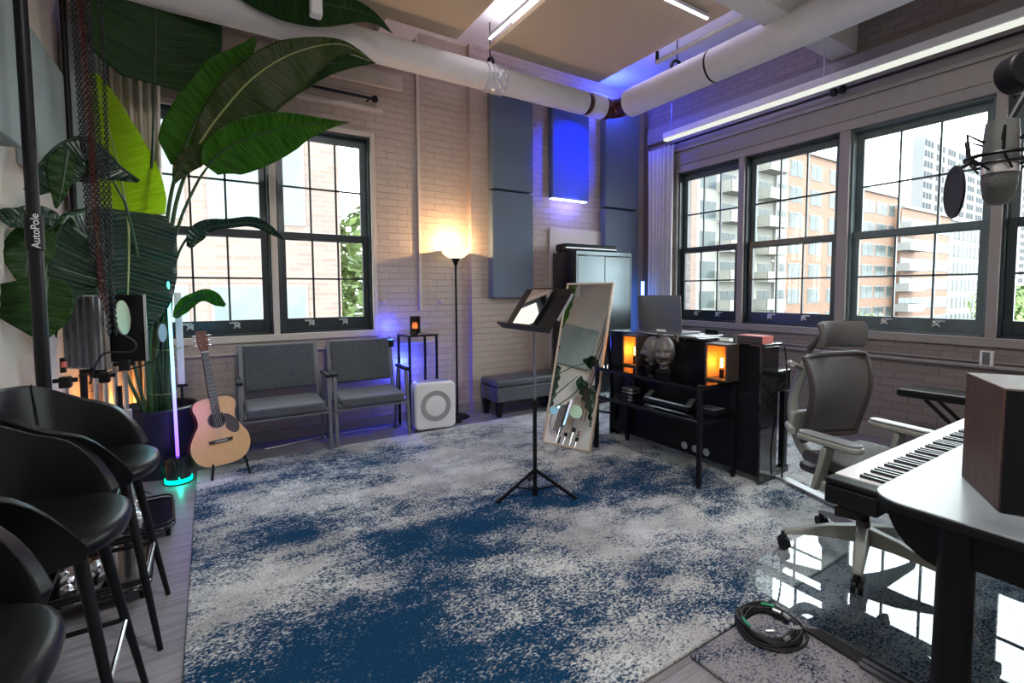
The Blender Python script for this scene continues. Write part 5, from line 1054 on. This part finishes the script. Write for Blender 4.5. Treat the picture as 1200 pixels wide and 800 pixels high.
Ye = 30.2; x3, x4 = X_(1055, Ye), X_(1112, Ye); building('brick_apartment_building', 'orange brick block with dark balconies seen beside the tower', x3, x4, Ye, 12, 13.4, 'fac_orange', 3.0, [fr_(i, 5, x3, x4) for i in range(5)], 8, 11.2, 4.2, 1.6, bal=[fr_(i, 5, x3, x4) for i in (0,)])
x5 = X_(1150, Ye); building('white_apartment_building', 'white glazed block right of the brick blocks', x4, x5, Ye, 12, 13.0, 'fac_white', 3.0, [fr_(i, 8, x4, x5) for i in range(8)], 8, 11.0, 3.0, 1.8)
# tower: narrow dense rows of windows
Yt = 60.; x6, x7 = X_(1078, Yt), X_(1240, Yt)
tw = thing('apartment_tower', 'tall grey apartment tower far behind the low blocks', 'building', ((x6+x7)/2, Yt, GZ)); zt_ = atY(1100, 165, Yt).z; cx = (x6+x7)/2
MB().bx(x6-cx, x7-cx, 0, 3, 0, zt_-GZ).build('wall', 'fac_grey', tw, smooth=False); b = MB()
nc = 72
for c in range(nc):
    xx = x6-cx+(x7-x6)*(c+.5)/nc
    if c % 4 == 3: continue
    for r in range(int((zt_-GZ)/3.2)-1): b.bx(xx-.75, xx+.75, -.1, .1, zt_-GZ-3-r*3.2, zt_-GZ-1.2-r*3.2)
o = b.build('window_grid', 'win_tower', tw, smooth=False); o['kind'] = 'stuff'
# trees
leafm = mat('tree_leaf', (.12, .18, .05), .6, var=.35, vscale=1.2); mat('bark', (.10, .08, .06), .9)
def tree(x, y, top, r, lab, n=900, sz=.35):
    t = thing('street_tree', lab, 'tree', (x, y, GZ), 0, 'street trees outside'); rg = random.Random(int(x*31+y)); b = MB(); hh = top-GZ
    blobs = [(Vector((rg.uniform(-.6, .6)*r, rg.uniform(-.6, .6)*r, hh-r*.9-rg.random()*hh*.35)), r*rg.uniform(.45, .75)) for _ in range(12)]
    for k in range(n):
        c, br_ = rg.choice(blobs); d = Vector((rg.gauss(0, 1), rg.gauss(0, 1), rg.gauss(0, 1))).normalized(); p = c+d*br_*rg.uniform(.7, 1.05); a = Vector((rg.gauss(0, 1), rg.gauss(0, 1), rg.gauss(0, 1))).normalized(); q = a.cross(d).normalized(); a = q.cross(d); s = sz*rg.uniform(.6, 1.3)
        b.add([p-a*s, p-q*s*.6+d*s*.2, p+a*s, p+q*s*.6+d*s*.2], [(0, 1, 2, 3)])
    b.build('foliage', 'tree_leaf', t, smooth=False); tk = MB(); tk.tube([(0, 0, 0), (.1, 0, hh*.5), (0, .1, hh-r)], [.3, .22, .12], 8)
    for c, br_ in blobs[:7]: tk.tube([(0, 0, hh*.45), tuple(c*.6+Vector((0, 0, hh*.2))), tuple(c)], [.12, .08, .04], 6)
    tk.build('trunk', 'bark', t)
tree(6.6, 21, 7.5, 3.0, 'leafy tree right of the pink brick building', 2600, .26); tree(5.6, 27, 5.5, 2.6, 'leafy tree behind the first one by the pink building', 1500, .3)
for px, Y, top, r in ((1015, 24, -.2, 2.6), (1040, 23, -1.0, 2.4), (1062, 22, -1.4, 2.2)): tree(X_(px, Y), Y, top, r, 'round low tree at the foot of the brick blocks', 1300, .3)
for px, Y, top, r in ((1185, 9.5, 3.0, 2.6), (1215, 8.5, 3.5, 2.6), (1178, 14, 1.2, 2.6)): tree(X_(px, Y), Y, top, r, 'tall leafy tree outside the rightmost window', 2400, .24)

# ------------------------------------------------------------------ light
w = bpy.data.worlds.new('world'); bpy.context.scene.world = w; w.use_nodes = True; bg = w.node_tree.nodes['Background']; bg.inputs[0].default_value = (.90, .96, 1.0, 1); bg.inputs[1].default_value = 8.0
def portal(loc, sx_, sy_, direction):
    l = bpy.data.lights.new('window_portal', 'AREA'); l.shape = 'RECTANGLE'; l.size = sx_; l.size_y = sy_; l.cycles.is_portal = True; o = bpy.data.objects.new('window_portal', l); C.objects.link(o); o.location = loc; o.rotation_euler = Vector(direction).to_track_quat('-Z', 'Z').to_euler()
portal(((W0+W1)/2, YB+.33, (ZS+ZH)/2), W1-W0, ZH-ZS, (0, -1, 0)); portal((XR+.33, (RW0+RW1)/2, (RZ0+RZ1)/2), RW1-RW0, RZ1-RZ0, (-1, 0, 0))
# blue light thrown on the lit panel and the corner of the ceiling
l = light('SPOT', 'blue_spot', (3.95, 3.75, 3.25), 120, (.0, .025, 1), .03, spot_size=R(60), spot_blend=.6); look(l, ((sxp[0]+sxp[1])/2, 4.66, 2.95))
light('POINT', 'blue_corner', (4.35, 4.55, 3.74), 22, (.03, .06, 1), .004); light('POINT', 'blue_strip_light', ((sxp[0]+sxp[1])/2, 4.62, sxp[2]-.09), 4, (.15, .15, 1), .004)
light('POINT', 'blue_brick', (4.32, 4.73, 3.2), 1.6, (.02, .06, 1), .004); light('POINT', 'blue_brick', (4.32, 4.73, 2.75), 1.2, (.02, .06, 1), .004)
# added fill lamp out of view overhead, brightening the whole room
cl = thing('fill_lamp', 'added round fill lamp out of view on the ceiling near the stools and desk', 'ceiling light', (1.0, .3, ZC-.05)); MB().lathe([(0, 0), (.22, 0), (.22, .05), (0, .05)], n=28).build('diffuser', 'led_white', cl)
a = light('AREA', 'fill_lamp_light', (1.0, .3, ZC-.08), 70, (1, .96, .92), .45); a.rotation_euler = (0, 0, 0)

light('AREA', 'ceiling_fill_light', (3.72, 3.3, 3.82), 14, (.62, .58, 1), (.05, 1.6)).rotation_euler = (R(180), 0, 0)  # added violet fill above the corner panel's right edge, source unseen
light('AREA', 'ceiling_fill_light', (2.48, 3.3, 3.82), 12, (.85, .8, 1), (.05, 1.6)).rotation_euler = (R(180), 0, 0)  # added fill above the panel's left edge, lifts the ceiling, source unseen
